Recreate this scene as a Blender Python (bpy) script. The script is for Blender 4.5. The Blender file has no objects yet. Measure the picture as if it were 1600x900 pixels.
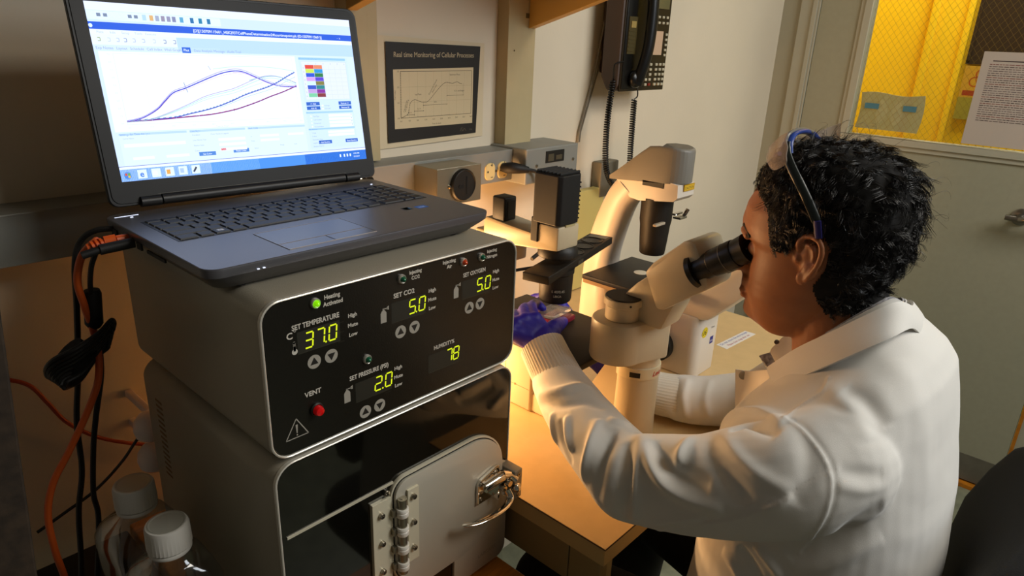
import bpy, bmesh, math, random
import numpy as np
from mathutils import Vector, Matrix, noise
from mathutils.bvhtree import BVHTree

# ---------------------------------------------------------------- camera, world, lights
# metres; the camera's eye is the origin, the floor lies 1.41 m below it. +X runs along the back wall, +Y towards it.
FLOOR = -1.41
sc = bpy.context.scene
HEAD, PITCH, ROLL, FPX = math.radians(48.184), math.radians(20.176), math.radians(2.3646), 1070.6
_f = Vector((math.sin(HEAD)*math.cos(PITCH), math.cos(HEAD)*math.cos(PITCH), -math.sin(PITCH)))
_r0 = Vector((math.cos(HEAD), -math.sin(HEAD), 0)); _u0 = _r0.cross(_f)
_r = _r0*math.cos(ROLL) + _u0*math.sin(ROLL); _u = -_r0*math.sin(ROLL) + _u0*math.cos(ROLL)
cam_d = bpy.data.cameras.new('camera'); cam = bpy.data.objects.new('camera', cam_d)
sc.collection.objects.link(cam)
cam.matrix_world = Matrix((( _r.x, _u.x, -_f.x, 0), (_r.y, _u.y, -_f.y, 0), (_r.z, _u.z, -_f.z, 0), (0, 0, 0, 1)))
cam_d.sensor_width = 36; cam_d.lens = FPX/1600*36; cam_d.clip_start = .02
sc.camera = cam
sc.view_settings.view_transform = 'Standard'
sc.view_settings.look = 'None'
sc.view_settings.gamma = 1
sc.view_settings.exposure = 0.0
sc.view_settings.use_curve_mapping = False
w = bpy.data.worlds.new('world'); sc.world = w; w.use_nodes = True
w.node_tree.nodes['Background'].inputs[0].default_value = (1.0, .88, .72, 1)
w.node_tree.nodes['Background'].inputs[1].default_value = 0.07

def area(name, loc, target, size, energy, color, spread=math.pi):
    d = bpy.data.lights.new(name, 'AREA'); d.shape = 'RECTANGLE'; d.size, d.size_y = size
    d.energy = energy; d.color = color; d.spread = spread
    o = bpy.data.objects.new(name, d); sc.collection.objects.link(o); o.location = loc
    o.rotation_euler = (Vector(target)-Vector(loc)).to_track_quat('-Z', 'Y').to_euler()
    return o
area('ceiling_lamp', (1.35, -.95, 1.1), (1.15, .1, -.4), (1.1, .6), 27, (1, .95, .86))
area('room_lamp', (1.75, -1.25, .55), (.95, .1, -.5), (.9, .6), 15, (.90, .95, 1.0))
area('bench_lamp', (.76, .95, -.605), (.98, .76, -.45), (.14, .10), 4.2, (1, .52, .20))
area('bench_glow', (.72, .99, -.44), (.95, .62, -.66), (.16, .06), 3.2, (1, .56, .24))
area('corridor_lamp', (3.1, .45, 1.1), (3.3, .5, -.3), (.5, .8), 30, (1, .95, .85))

# ---------------------------------------------------------------- helpers
def lin(c):
    return tuple((x/12.92 if x <= .04045 else ((x+.055)/1.055)**2.4) for x in c)
def rgb(h):
    return tuple(int(h[i:i+2], 16)/255 for i in (0, 2, 4))
MATS = {}
def mat(name, hexc, rough=.5, metal=0., bump=0., bscale=200., var=0., vscale=8., emit=0., trans=0., ior=1.45, coat=0., alpha=1., sheen=0., stretch=None, sss=0.):
    if name in MATS: return MATS[name]
    m = bpy.data.materials.new(name); m.use_nodes = True; nt = m.node_tree; N = nt.nodes; L = nt.links
    b = N['Principled BSDF']; col = lin(rgb(hexc))+(1,)
    b.inputs['Base Color'].default_value = col; b.inputs['Roughness'].default_value = rough
    b.inputs['Metallic'].default_value = metal; b.inputs['IOR'].default_value = ior
    b.inputs['Transmission Weight'].default_value = trans; b.inputs['Coat Weight'].default_value = coat
    b.inputs['Alpha'].default_value = alpha; b.inputs['Sheen Weight'].default_value = sheen
    if sss:
        b.inputs['Subsurface Weight'].default_value = sss; b.inputs['Subsurface Radius'].default_value = (.012, .004, .002); b.inputs['Subsurface Scale'].default_value = 1.0
    if emit:
        b.inputs['Emission Color'].default_value = col; b.inputs['Emission Strength'].default_value = emit
    tc = N.new('ShaderNodeTexCoord'); src = tc.outputs['Object']
    if stretch:
        mp = N.new('ShaderNodeMapping'); mp.inputs['Scale'].default_value = stretch; L.new(src, mp.inputs['Vector']); src = mp.outputs['Vector']
    if var:
        n = N.new('ShaderNodeTexNoise'); n.inputs['Scale'].default_value = vscale; n.inputs['Detail'].default_value = 4
        L.new(src, n.inputs['Vector'])
        mx = N.new('ShaderNodeMix'); mx.data_type = 'RGBA'
        mr = N.new('ShaderNodeMapRange'); mr.inputs[1].default_value = .35; mr.inputs[2].default_value = .65
        L.new(n.outputs['Fac'], mr.inputs[0]); L.new(mr.outputs[0], mx.inputs[0])
        mx.inputs[6].default_value = tuple(c*(1-var) for c in col[:3])+(1,); mx.inputs[7].default_value = tuple(min(1, c*(1+var)) for c in col[:3])+(1,)
        L.new(mx.outputs[2], b.inputs['Base Color'])
    if bump:
        n = N.new('ShaderNodeTexNoise'); n.inputs['Scale'].default_value = bscale; n.inputs['Detail'].default_value = 3
        L.new(src, n.inputs['Vector']); bp = N.new('ShaderNodeBump'); bp.inputs['Strength'].default_value = bump; bp.inputs['Distance'].default_value = .001
        L.new(n.outputs['Fac'], bp.inputs['Height']); L.new(bp.outputs['Normal'], b.inputs['Normal'])
    MATS[name] = m; return m
def attr_mat(name, emit=0., rough=.6, tint=(1, 1, 1)):
    if name in MATS: return MATS[name]
    m = bpy.data.materials.new(name); m.use_nodes = True; nt = m.node_tree; b = nt.nodes['Principled BSDF']
    a = nt.nodes.new('ShaderNodeAttribute'); a.attribute_name = 'Col'
    b.inputs['Roughness'].default_value = rough
    if emit:
        b.inputs['Base Color'].default_value = (.01, .01, .01, 1)
        mx = nt.nodes.new('ShaderNodeMix'); mx.data_type = 'RGBA'; mx.blend_type = 'MULTIPLY'; mx.inputs[0].default_value = 1; mx.inputs[7].default_value = (*tint, 1)
        nt.links.new(a.outputs['Color'], mx.inputs[6]); nt.links.new(mx.outputs[2], b.inputs['Emission Color']); b.inputs['Emission Strength'].default_value = emit
    else: nt.links.new(a.outputs['Color'], b.inputs['Base Color'])
    MATS[name] = m; return m

def V(*a): return Vector(a[0] if len(a) == 1 else a)
class MB:
    def __init__(s): s.v = []; s.f = []; s.m = []
    def add(s, vs, fs, mi=0):
        o = len(s.v); s.v += [tuple(v) for v in vs]; s.f += [tuple(i+o for i in f) for f in fs]; s.m += [mi]*len(fs); return s
    def loft(s, rings, mi=0, cap=True, closed=True):
        n = len(rings[0]); vs = [p for r in rings for p in r]; fs = []
        for k in range(len(rings)-1):
            for i in range(n if closed else n-1):
                a, b = k*n+i, k*n+(i+1) % n; fs.append((a, b, b+n, a+n))
        if cap: fs += [tuple(range(n-1, -1, -1)), tuple(range((len(rings)-1)*n, len(rings)*n))]
        return s.add(vs, fs, mi)
    def box(s, a, b, mi=0, M=None, bev=0.):
        x0, y0, z0 = [min(p, q) for p, q in zip(a, b)]; x1, y1, z1 = [max(p, q) for p, q in zip(a, b)]
        if bev:
            return s.rbox(a, b, bev, mi, M)
        vs = [V(x, y, z) for z in (z0, z1) for x, y in ((x0, y0), (x1, y0), (x1, y1), (x0, y1))]
        if M: vs = [M @ v for v in vs]
        return s.add(vs, [(3, 2, 1, 0), (4, 5, 6, 7), (0, 1, 5, 4), (1, 2, 6, 5), (2, 3, 7, 6), (3, 0, 4, 7)], mi)
    def rbox(s, a, b, r, mi=0, M=None):
        bm = bmesh.new(); bmesh.ops.create_cube(bm, size=1)
        lo = V([min(p, q) for p, q in zip(a, b)]); hi = V([max(p, q) for p, q in zip(a, b)]); c = (lo+hi)/2; d = hi-lo
        for v in bm.verts: v.co = V(v.co.x*d.x, v.co.y*d.y, v.co.z*d.z)+c
        bmesh.ops.bevel(bm, geom=list(bm.edges), offset=min(r, min(d)*.49), segments=3, profile=.5, affect='EDGES')
        return s.addbm(bm, mi, M)
    def addbm(s, bm, mi=0, M=None):
        bm.verts.ensure_lookup_table()
        s.add([(M @ v.co if M else v.co.copy()) for v in bm.verts], [[v.index for v in f.verts] for f in bm.faces], mi); bm.free(); return s
    def tube(s, path, r, n=12, mi=0, cap=True, flat=1., up=None):
        path = [V(p) for p in path]; k = len(path); rings = []
        rr = r if hasattr(r, '__len__') else [r]*k
        t = [(path[min(i+1, k-1)]-path[max(i-1, 0)]).normalized() for i in range(k)]
        u = V(up) if up else (V(0, 0, 1) if abs(t[0].z) < .9 else V(1, 0, 0))
        u = (u - t[0]*u.dot(t[0])).normalized()
        for i in range(k):
            u = (u - t[i]*u.dot(t[i])).normalized(); w_ = t[i].cross(u)
            rings.append([path[i]+(u*math.cos(2*math.pi*j/n)+w_*math.sin(2*math.pi*j/n)*flat)*rr[i] for j in range(n)])
        return s.loft(rings, mi, cap)
    def cyl(s, a, b, r, n=32, mi=0, r2=None): return s.tube([a, b], [r, r if r2 is None else r2], n, mi)
    def lathe(s, base, prof, n=40, mi=0, axis=(0, 0, 1), sx=1., sy=1.):
        ax = V(axis).normalized(); u = V(1, 0, 0) if abs(ax.x) < .9 else V(0, 1, 0); u = (u-ax*u.dot(ax)).normalized(); w_ = ax.cross(u); B = V(base)
        rings = [[B+ax*h+(u*math.cos(2*math.pi*j/n)*sx+w_*math.sin(2*math.pi*j/n)*sy)*max(r, 1e-5) for j in range(n)] for r, h in prof]
        return s.loft(rings, mi)
    def prism(s, poly, o, U, W, d, mi=0):
        # 2d outline in frame (o,U,W), extruded by vector d
        o, U, W, d = V(o), V(U), V(W), V(d); a = [o+U*p[0]+W*p[1] for p in poly]
        return s.loft([a, [p+d for p in a]], mi)
    def ball(s, c, r, mi=0, n=20, m=12, R=None):
        r = r if hasattr(r, '__len__') else (r, r, r); vs = []; fs = []
        for i in range(m+1):
            t = math.pi*i/m
            for j in range(n):
                q = 2*math.pi*j/n; p = V(r[0]*math.sin(t)*math.cos(q), r[1]*math.sin(t)*math.sin(q), r[2]*math.cos(t))
                vs.append(V(c)+(R @ p if R else p))
        for i in range(m):
            for j in range(n): fs.append((i*n+j, (i+1)*n+j, (i+1)*n+(j+1) % n, i*n+(j+1) % n))
        return s.add(vs, fs, mi)
    def mesh(s, name, mats, smooth=35, bevel=0., merge=True):
        me = bpy.data.meshes.new(name); me.from_pydata(s.v, [], s.f)
        for m in (mats if isinstance(mats, (list, tuple)) else [mats]): me.materials.append(m)
        me.polygons.foreach_set('material_index', s.m)
        bm = bmesh.new(); bm.from_mesh(me)
        if merge: bmesh.ops.remove_doubles(bm, verts=bm.verts, dist=1e-6)
        bmesh.ops.recalc_face_normals(bm, faces=bm.faces)
        if bevel:
            ed = [e for e in bm.edges if len(e.link_faces) == 2 and e.calc_face_angle(0) > .5]
            bmesh.ops.bevel(bm, geom=ed, offset=bevel, segments=2, profile=.5, affect='EDGES', clamp_overlap=True)
        bm.to_mesh(me); bm.free()
        if smooth:
            me.polygons.foreach_set('use_smooth', [True]*len(me.polygons)); me.set_sharp_from_angle(angle=math.radians(smooth))
        return me
    def build(s, name, mats, parent=None, smooth=35, bevel=0., label=None, merge=True):
        return link(name, s.mesh(name, mats, smooth, bevel, merge), parent, label)
def link(name, me, parent=None, label=None):
    o = bpy.data.objects.new(name, me); sc.collection.objects.link(o)
    if parent: attach(o, parent)
    if label: o['label'] = label
    return o
def attach(o, parent):
    o.parent = parent
    M = Matrix.Identity(4); p = parent
    while p is not None:
        M = p.matrix_basis @ M if p.parent is None else p.matrix_parent_inverse @ p.matrix_basis @ M; p = p.parent
    o.matrix_parent_inverse = M.inverted()
def root(name, loc, label, cat, group=None):
    o = bpy.data.objects.new(name, None); sc.collection.objects.link(o); o.location = loc; o.empty_display_size = .05
    return tag(o, label, cat, group)
def tag(o, label, cat, group=None):
    o['label'] = label; o['category'] = cat
    if group: o['group'] = group
    return o
def struct(o): o['kind'] = 'structure'; return o
def spline(pts, k=10, closed=False):
    P = [V(p) for p in pts]; n = len(P); out = []
    for i in range(n if closed else n-1):
        p0, p1, p2, p3 = (P[(i-1) % n], P[i], P[(i+1) % n], P[(i+2) % n]) if closed else (P[max(i-1, 0)], P[i], P[i+1], P[min(i+2, n-1)])
        for j in range(k):
            t = j/k; out.append(.5*((2*p1)+(p2-p0)*t+(2*p0-5*p1+4*p2-p3)*t*t+(3*p1-p0-3*p2+p3)*t**3))
    if not closed: out.append(P[-1])
    return out
def rrect(w_, h, r, n=6, cx=0., cy=0.):
    rs = r if hasattr(r, '__len__') else (r,)*4; out = []
    for (sx, sy, a0), q in zip(((1, 1, 0), (-1, 1, 90), (-1, -1, 180), (1, -1, 270)), rs):
        for i in range(n+1):
            a = math.radians(a0+90*i/n); out.append((cx+sx*(w_/2-q)+q*math.cos(a), cy+sy*(h/2-q)+q*math.sin(a)))
    return out
_TX = {}
def text2d(body, size=1., shear=0., bold=0.):
    k = (body, shear, bold)
    if k not in _TX:
        cu = bpy.data.curves.new('t', 'FONT'); cu.body = body; cu.size = 1; cu.shear = shear; cu.offset = bold; cu.resolution_u = 3
        ob = bpy.data.objects.new('t', cu); sc.collection.objects.link(ob); dg = bpy.context.evaluated_depsgraph_get(); dg.update()
        me = bpy.data.meshes.new_from_object(ob.evaluated_get(dg)); vs = [(v.co.x, v.co.y) for v in me.vertices]; fs = [tuple(p.vertices) for p in me.polygons]
        bpy.data.objects.remove(ob); bpy.data.curves.remove(cu); bpy.data.meshes.remove(me)
        _TX[k] = (vs, fs)
    vs, fs = _TX[k]
    return [(x*size, y*size) for x, y in vs], fs
class Flat:
    """printed or lit graphics laid on a real plane: coloured shapes, each layer a few hundredths of a millimetre above the last"""
    def __init__(s, o, U, W, step=2e-5):
        s.o, s.U, s.W = V(o), V(U).normalized(), V(W).normalized(); s.N = s.U.cross(s.W); s.h = 1; s.step = step; s.v = []; s.f = []; s.c = []
    def put(s, pts, faces, col):
        o = len(s.v); h = s.N*(s.h*s.step); s.v += [s.o+s.U*x+s.W*y+h for x, y in pts]; s.f += [tuple(i+o for i in f) for f in faces]
        c = lin(rgb(col) if isinstance(col, str) else col)
        s.c += [c]*len(faces)
    def up(s): s.h += 1
    def rect(s, x0, y0, x1, y1, col): s.put([(x0, y0), (x1, y0), (x1, y1), (x0, y1)], [(0, 1, 2, 3)], col)
    def poly(s, pts, col): s.put(pts, [tuple(range(len(pts)))], col)
    def disc(s, x, y, r, col, n=24, ry=None): s.poly([(x+r*math.cos(2*math.pi*i/n), y+(ry or r)*math.sin(2*math.pi*i/n)) for i in range(n)], col)
    def line(s, pts, wd, col, dash=0):
        for i in range(len(pts)-1):
            if dash and i % 2: continue
            (x0, y0), (x1, y1) = pts[i], pts[i+1]; d = math.hypot(x1-x0, y1-y0) or 1e-9; nx, ny = -(y1-y0)/d*wd/2, (x1-x0)/d*wd/2
            s.put([(x0+nx, y0+ny), (x0-nx, y0-ny), (x1-nx, y1-ny), (x1+nx, y1+ny)], [(0, 1, 2, 3)], col)
    def text(s, x, y, body, size, col, shear=0., bold=0., align='c', rot=0., sx=1.):
        vs, fs = text2d(body, size, shear, bold)
        if not vs: return
        xs = [p[0] for p in vs]; off = {'c': -(max(xs)+min(xs))/2, 'l': -min(xs), 'r': -max(xs)}[align]; ca, sa = math.cos(rot), math.sin(rot)
        s.put([(x+((px+off)*sx)*ca-py*sa, y+((px+off)*sx)*sa+py*ca) for px, py in vs], fs, col)
    def build(s, name, parent, m, label=None):
        me = bpy.data.meshes.new(name); me.from_pydata([tuple(p) for p in s.v], [], s.f); me.materials.append(m)
        at = me.color_attributes.new('Col', 'FLOAT_COLOR', 'CORNER'); buf = []
        for f, c in zip(s.f, s.c): buf += [*c, 1.]*len(f)
        at.data.foreach_set('color', buf)
        return link(name, me, parent, label)
def solidify_union(parts, voxel, smooth_iter=6, keep=.5, shrink=0.):
    """one continuous skin over overlapping closed shapes"""
    me = parts.mesh('u', [], smooth=0, merge=False) if isinstance(parts, MB) else parts
    o = bpy.data.objects.new('u', me); sc.collection.objects.link(o)
    r = o.modifiers.new('r', 'REMESH'); r.mode = 'VOXEL'; r.voxel_size = voxel; r.adaptivity = 0
    if smooth_iter:
        q = o.modifiers.new('s', 'SMOOTH'); q.iterations = smooth_iter; q.factor = keep
    dg = bpy.context.evaluated_depsgraph_get(); dg.update()
    out = bpy.data.meshes.new_from_object(o.evaluated_get(dg)); bpy.data.objects.remove(o); bpy.data.meshes.remove(me)
    out.polygons.foreach_set('use_smooth', [True]*len(out.polygons))
    return out
FL = attr_mat('printed_ink', 0, .55)

# ---------------------------------------------------------------- materials
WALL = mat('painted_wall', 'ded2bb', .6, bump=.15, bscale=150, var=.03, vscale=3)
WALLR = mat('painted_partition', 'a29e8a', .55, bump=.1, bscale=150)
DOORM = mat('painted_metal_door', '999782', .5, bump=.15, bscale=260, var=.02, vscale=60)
FRAME = mat('painted_frame', 'aaa795', .45)
STEEL = mat('brushed_steel', 'a8a18e', .33, .85, bump=.08, bscale=60, stretch=(1, 60, 60))
CHROME = mat('chrome', 'd8d4cc', .08, 1.)
BOXM = mat('cabinet_paint', 'a29b8a', .36, .2, bump=.25, bscale=900)
BLACK = mat('black_plastic', '14120e', .5, bump=.1, bscale=400)
RUBBER = mat('black_rubber', '0c0b0a', .6)
CREAM = mat('cream_enamel', 'beb194', .36, bump=.06, bscale=300)
WHITE = mat('white_plastic', 'dcd8ce', .4)
SCREW = mat('screw_metal', '9c968a', .25, .95)
# ---------------------------------------------------------------- the room
YW, XW = 1.078, 2.594
TOP = 1.25
b = MB(); b.box((-.6, YW, FLOOR), (XW+.12, YW+.1, TOP)); struct(b.build('wall_back', WALL, smooth=0))
# partition on the right holding the door
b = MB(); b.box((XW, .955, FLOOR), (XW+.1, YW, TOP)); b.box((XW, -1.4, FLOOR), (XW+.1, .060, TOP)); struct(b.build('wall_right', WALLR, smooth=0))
b = MB(); b.box((XW-.012, .945, FLOOR), (XW, 1.012, TOP)); b.box((XW-.02, .952, FLOOR), (XW-.012, .968, TOP)); struct(b.build('trim_1', FRAME, smooth=0, bevel=.002))
OR = mat('orange_gap_light', 'b06c10', .6, var=.15, vscale=30)  # light through the door gaps, painted as plain orange strips
b = MB(); b.box((XW-.004, .060, FLOOR+.03), (XW+.02, .070, TOP)); struct(b.build('gap_light_side', OR, smooth=0))
b = MB(); b.box((XW-.03, .07, FLOOR+.0005), (XW+.01, .945, FLOOR+.014)); struct(b.build('gap_light_bottom', OR, smooth=0))
FLM = mat('vinyl_floor', '7f826d', .35, var=.16, vscale=25, bump=.05)
b = MB(); b.box((-.6, -1.4, FLOOR-.05), (4.2, 1.3, FLOOR)); struct(b.build('floor', FLM, smooth=0))
b = MB(); b.box((-.6, -1.6, TOP), (4.2, 1.3, TOP+.05)); struct(b.build('ceiling', mat('ceiling_paint', 'b9b3a3', .8), smooth=0))

# door leaf with a tall glazed panel
D0, D1 = .072, .943; WY0, WY1, WZ0, WZ1 = .16, .775, -.272, .75; DX = XW-.006
door = MB()
for a, c in (((DX, D0, FLOOR+.02), (DX+.044, D1, WZ0)), ((DX, D0, WZ1), (DX+.044, D1, TOP-.2)), ((DX, D0, WZ0), (DX+.044, WY0, WZ1)), ((DX, WY1, WZ0), (DX+.044, D1, WZ1))): door.box(a, c)
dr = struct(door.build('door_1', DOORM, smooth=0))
fr = MB(); q = .022
fr.box((DX-.012, WY0-q, WZ0-q), (DX, WY1+q, WZ0)); fr.box((DX-.012, WY0-q, WZ1), (DX, WY1+q, WZ1+q))
fr.box((DX-.012, WY0-q, WZ0), (DX, WY0, WZ1)); fr.box((DX-.012, WY1, WZ0), (DX, WY1+q, WZ1))
fr.box((DX-.006, WY0-q*1.7, WZ0-q*1.7), (DX, WY1+q*1.7, WZ0-q)); fr.box((DX-.006, WY1+q, WZ0-q), (DX, WY1+q*1.7, WZ1))
fr.build('window_frame', FRAME, dr, smooth=0, bevel=.0015)
b = MB(); b.box((DX-.002, .094, FLOOR+.02), (DX, .93, FLOOR+.115)); b.box((DX-.0025, .1, FLOOR+.108), (DX-.002, .105, FLOOR+.112)); b.build('kick_plate', mat('dull_kick_plate', '6f6b5f', .5, .3, var=.1, vscale=20), dr, smooth=0)
b = MB(); b.cyl((DX, .225, -.462), (DX-.05, .225, -.462), .011); b.tube(spline([(DX-.05, .225, -.462), (DX-.056, .20, -.462), (DX-.05, .12, -.466)], 6), .009, 12, flat=.7); b.lathe((DX-.001, .225, -.462), [(.026, 0), (.026, .005), (.02, .009)], 24, axis=(-1, 0, 0))
b.tube([(DX-.045, .26, -.462), (DX-.045, .12, -.465)], [.0085, .0095], 12); b.build('door_handle', mat('handle_metal', '77736c', .3, .9), dr)
# wired glass
GL = bpy.data.materials.new('wired_glass'); GL.use_nodes = True; nt = GL.node_tree; N = nt.nodes; L = nt.links; N.remove(N['Principled BSDF'])
tr = N.new('ShaderNodeBsdfTransparent'); tr.inputs[0].default_value = (.93, .93, .9, 1); gs = N.new('ShaderNodeBsdfGlossy'); gs.inputs['Roughness'].default_value = .35
mx = N.new('ShaderNodeMixShader'); mx.inputs[0].default_value = .010; L.new(tr.outputs[0], mx.inputs[1]); L.new(gs.outputs[0], mx.inputs[2]); L.new(mx.outputs[0], N['Material Output'].inputs[0])
b = MB(); b.box((DX+.018, WY0, WZ0), (DX+.024, WY1, WZ1)); win = struct(b.build('window_1', GL, smooth=0))
wm = mat('glass_wire', '7a6420', .5, .3); b = MB(); st = .0205
def clip(y0, z0, y1, z1):
    t0, t1 = 0., 1.
    for p, d, lo, hi in ((y0, y1-y0, WY0, WY1), (z0, z1-z0, WZ0, WZ1)):
        a, c = (lo-p)/d, (hi-p)/d
        if a > c: a, c = c, a
        t0, t1 = max(t0, a), min(t1, c)
    return (y0+(y1-y0)*t0, z0+(z1-z0)*t0, y0+(y1-y0)*t1, z0+(z1-z0)*t1) if t1 > t0 else None
hh = 1.1
for k in range(-60, 90):
    for sg in (1, -1):
        s_ = clip(WY0-hh+k*st, WZ0-.3*0 if sg > 0 else WZ0+hh*1.2, WY0-hh+k*st+hh*.9, WZ0+hh*1.2 if sg > 0 else WZ0)
        if s_: b.tube([(DX+.021, s_[0], s_[1]), (DX+.021, s_[2], s_[3])], .0003, 4)
b.build('wire_mesh', wm, win, smooth=0)
# corridor behind: yellow corrugated partition
YEL = mat('yellow_panel', 'ffd40c', .75, var=.05, vscale=2)
b = MB(); b.box((3.35, -.5, FLOOR), (3.45, 1.3, TOP)); 
for y in (.745,): b.box((3.315, y, FLOOR), (3.35, y+.03, TOP), bev=.008)
b.box((3.325, .625, FLOOR), (3.35, .65, TOP), bev=.006)
b.box((2.70, 1.2, FLOOR), (3.35, 1.3, TOP))
struct(b.build('wall_corridor', YEL, smooth=0))
b = MB(); b.box((3.334, .02, -.02), (3.349, .60, 1.1)); b.box((3.328, .0, -.03), (3.349, .02, 1.1)); b.box((3.328, .60, -.03), (3.349, .612, 1.1)); b.box((3.328, 0, -.034), (3.349, .612, -.02))
struct(b.build('door_2', mat('dark_doorway', '2b1c0a', .5), smooth=0))
f = Flat((3.3265, .608, -.245), (0, -1, 0), (0, 0, 1)); f.rect(0, 0, .12, .205, 'c79c28'); f.up(); f.rect(0, .0, .12, .085, '9a9230'); f.rect(0.01, .092, .12, .112, 'a03a0c')
for a in (90, 210, 330):
    pts = [(.06+.02*math.cos(math.radians(a))+.017*math.cos(math.radians(a+t)), .155+.02*math.sin(math.radians(a))+.017*math.sin(math.radians(a+t))) for t in range(-140, 141, 20)]; f.line(pts, .005, 'b4500f')
f.line([(.06+.014*math.cos(t*.35), .155+.014*math.sin(t*.35)) for t in range(19)], .003, 'b4500f')
b = MB(); b.box((3.327, .488, -.245), (3.333, .608, -.040)); sg = b.build('warning_sign', mat('sign_board', 'c79c28', .5), smooth=0); tag(sg, 'yellow and orange biohazard sign on the corridor wall seen through the door window', 'sign'); f.build('printed_face', sg, FL)
# folded plastic bag taped to the far side of the glass
BAGM = mat('cloudy_plastic_bag', 'aeb89c', .5, alpha=.62); b = MB()
nu, nv = 24, 14; rings = []
bx = DX+.030
def bagpt(u, v, s): return (bx+s*(.003+.004*math.sin(math.pi*u)*math.sin(math.pi*v)+.0012*math.sin(u*23)), .765-.195*u-.006*math.sin(v*3), -.252+.118*v+.004*math.sin(u*7)*v)
vs = [bagpt(i/nu, j/nv, s) for s in (-1, 1) for j in range(nv+1) for i in range(nu+1)]; n1 = (nu+1)*(nv+1); fs = []
for s in (0, 1):
    for j in range(nv):
        for i in range(nu): a = s*n1+j*(nu+1)+i; fs.append((a, a+1, a+nu+2, a+nu+1))
for i in range(nu):
    fs += [(i, i+1, n1+i+1, n1+i), (nv*(nu+1)+i, nv*(nu+1)+i+1, n1+nv*(nu+1)+i+1, n1+nv*(nu+1)+i)]
for j in range(nv):
    a = j*(nu+1); fs += [(a, a+nu+1, n1+a+nu+1, n1+a), (a+nu, a+2*nu+1, n1+a+2*nu+1, n1+a+nu)]
b.add(vs, fs); bag = tag(b.build('plastic_bag', BAGM), 'cloudy plastic bag with blue tape behind the wired glass of the door', 'bag')
for ya, yb in ((.585, .625), (.70, .745)): MB().box((bx-.0095, ya, -.185), (bx-.0085, yb, -.167)).build('blue_tape', mat('blue_tape', '3f7f98', .5), bag, smooth=0)
# typed notice on the room side of the pane
NP = mat('notice_paper', 'bdb0a4', .7)
b = MB(); b.box((DX-.0140, .26, -.262), (DX-.0132, .431, .012), M=None); no = tag(b.build('typed_notice', NP, smooth=0), 'typed paper notice taped over the yellow window of the door', 'notice')
random.seed(4); f = Flat((DX-.0141, .431, -.262), (0, -1, 0), (0, 0, 1)); 
f.line([(.028, .248), (.15, .248)], .003, '3a2a2a')
for k in range(27):
    x = .022; z = .238-k*.0063
    while x < .155:
        wd = random.uniform(.004, .014); f.line([(x, z), (min(x+wd, .158), z)], .0021, '6a5a58' if k % 9 in (2, 3, 4) else '7d4038' if k % 3 == 0 else '4c3a38'); x += wd+.002
    if k == 26: break
f.build('printed_text', no, FL)

# shelf brackets above and the wall posts that carry them
POST = mat('post_paint', 'b9aa83', .5, var=.04, vscale=12); BRK = mat('bracket_paint', 'a98a4a', .5)
def post(x0, x1, zb, by, label, inner):
    r_ = root('wall_post', (x0, YW-.02, zb), label, 'post')
    p = MB(); p.box((x0, 1.045, zb), (x0+.042, YW-.0005, 1.0)); p.box((x0+.0425, 1.047, zb+.001), (x1, YW-.0005, 1.0)); p.box((x0+.0415, 1.050, zb+.001), (x0+.043, YW-.0005, 1.0))
    p.build('upright', POST, r_, smooth=0, bevel=.0012)
    p = MB(); p.prism([(1.046, by), (1.046, .9), (.45, .9), (.45, by+.27*(1.046-.45)+.02)], (x1-.024 if inner else x0+.001, 0, 0), (0, 1, 0), (0, 0, 1), (.022, 0, 0))
    p.build('bracket', BRK, r_, smooth=0, bevel=.001)
    p = MB(); p.box((x0+.055, 1.0455, by+.02), (x0+.068, 1.047, by+.03)); p.build('slot_plate', mat('slot_metal', '6a5c3c', .5, .4), r_, smooth=0); p = MB(); p.cyl((x0+.02, 1.045, zb+.2), (x0+.02, 1.0443, zb+.2), .002, 10); p.build('screw', mat('slot_metal', '6a5c3c', .5, .4), r_, smooth=0)
post(1.124, 1.213, -.229, .017, 'cream wall post with a tapered shelf bracket to the right of the chart poster', True)
post(.722, .787, -.229, .030, 'cream wall post mostly hidden behind the raised laptop lid', False)
b = MB(); b.box((-.2, .50, .28), (1.21, YW-.002, .30)); tag(b.build('wall_shelf', mat('shelf_board', '8a7650', .6), smooth=0, bevel=.001), 'long wooden wall shelf resting above the tapered brackets', 'shelf')

# raceway on the back wall
RW = mat('raceway_paint', '8b8c86', .5, .2, bump=.05)
rw = root('cable_raceway', (.5, 1.04, -.265), 'long grey metal cable raceway running along the back wall', 'raceway')
b = MB(); b.box((-.55, 1.01, -.297), (1.112, YW-.0005, -.231)); b.box((-.55, 1.0095, -.2335), (1.112, 1.0105, -.2315)); b.build('channel', RW, rw, smooth=0, bevel=.002)
b = MB(); b.box((1.113, .97, -.304), (1.295, YW-.0005, -.2265)); b.build('junction_cover', RW, rw, smooth=0, bevel=.003)
b = MB(); b.box((1.178, .9685, -.262), (1.242, .97, -.236)); b.box((1.186, .968, -.259), (1.205, .9686, -.243), 1); b.box((1.213, .968, -.257), (1.234, .9686, -.247), 1)
b.cyl((1.148, .9702, -.265), (1.148, .968, -.265), .0035, 12, 2); b.cyl((1.277, .9702, -.262), (1.277, .968, -.262), .0035, 12, 2)
b.build('switch_insert', [BLACK, mat('switch_grey', '4c4636', .4), SCREW], rw, smooth=0)
IV = mat('ivory_plastic', 'dfc98c', .35); SL = mat('slot_dark', '2a1c0c', .6)
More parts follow.
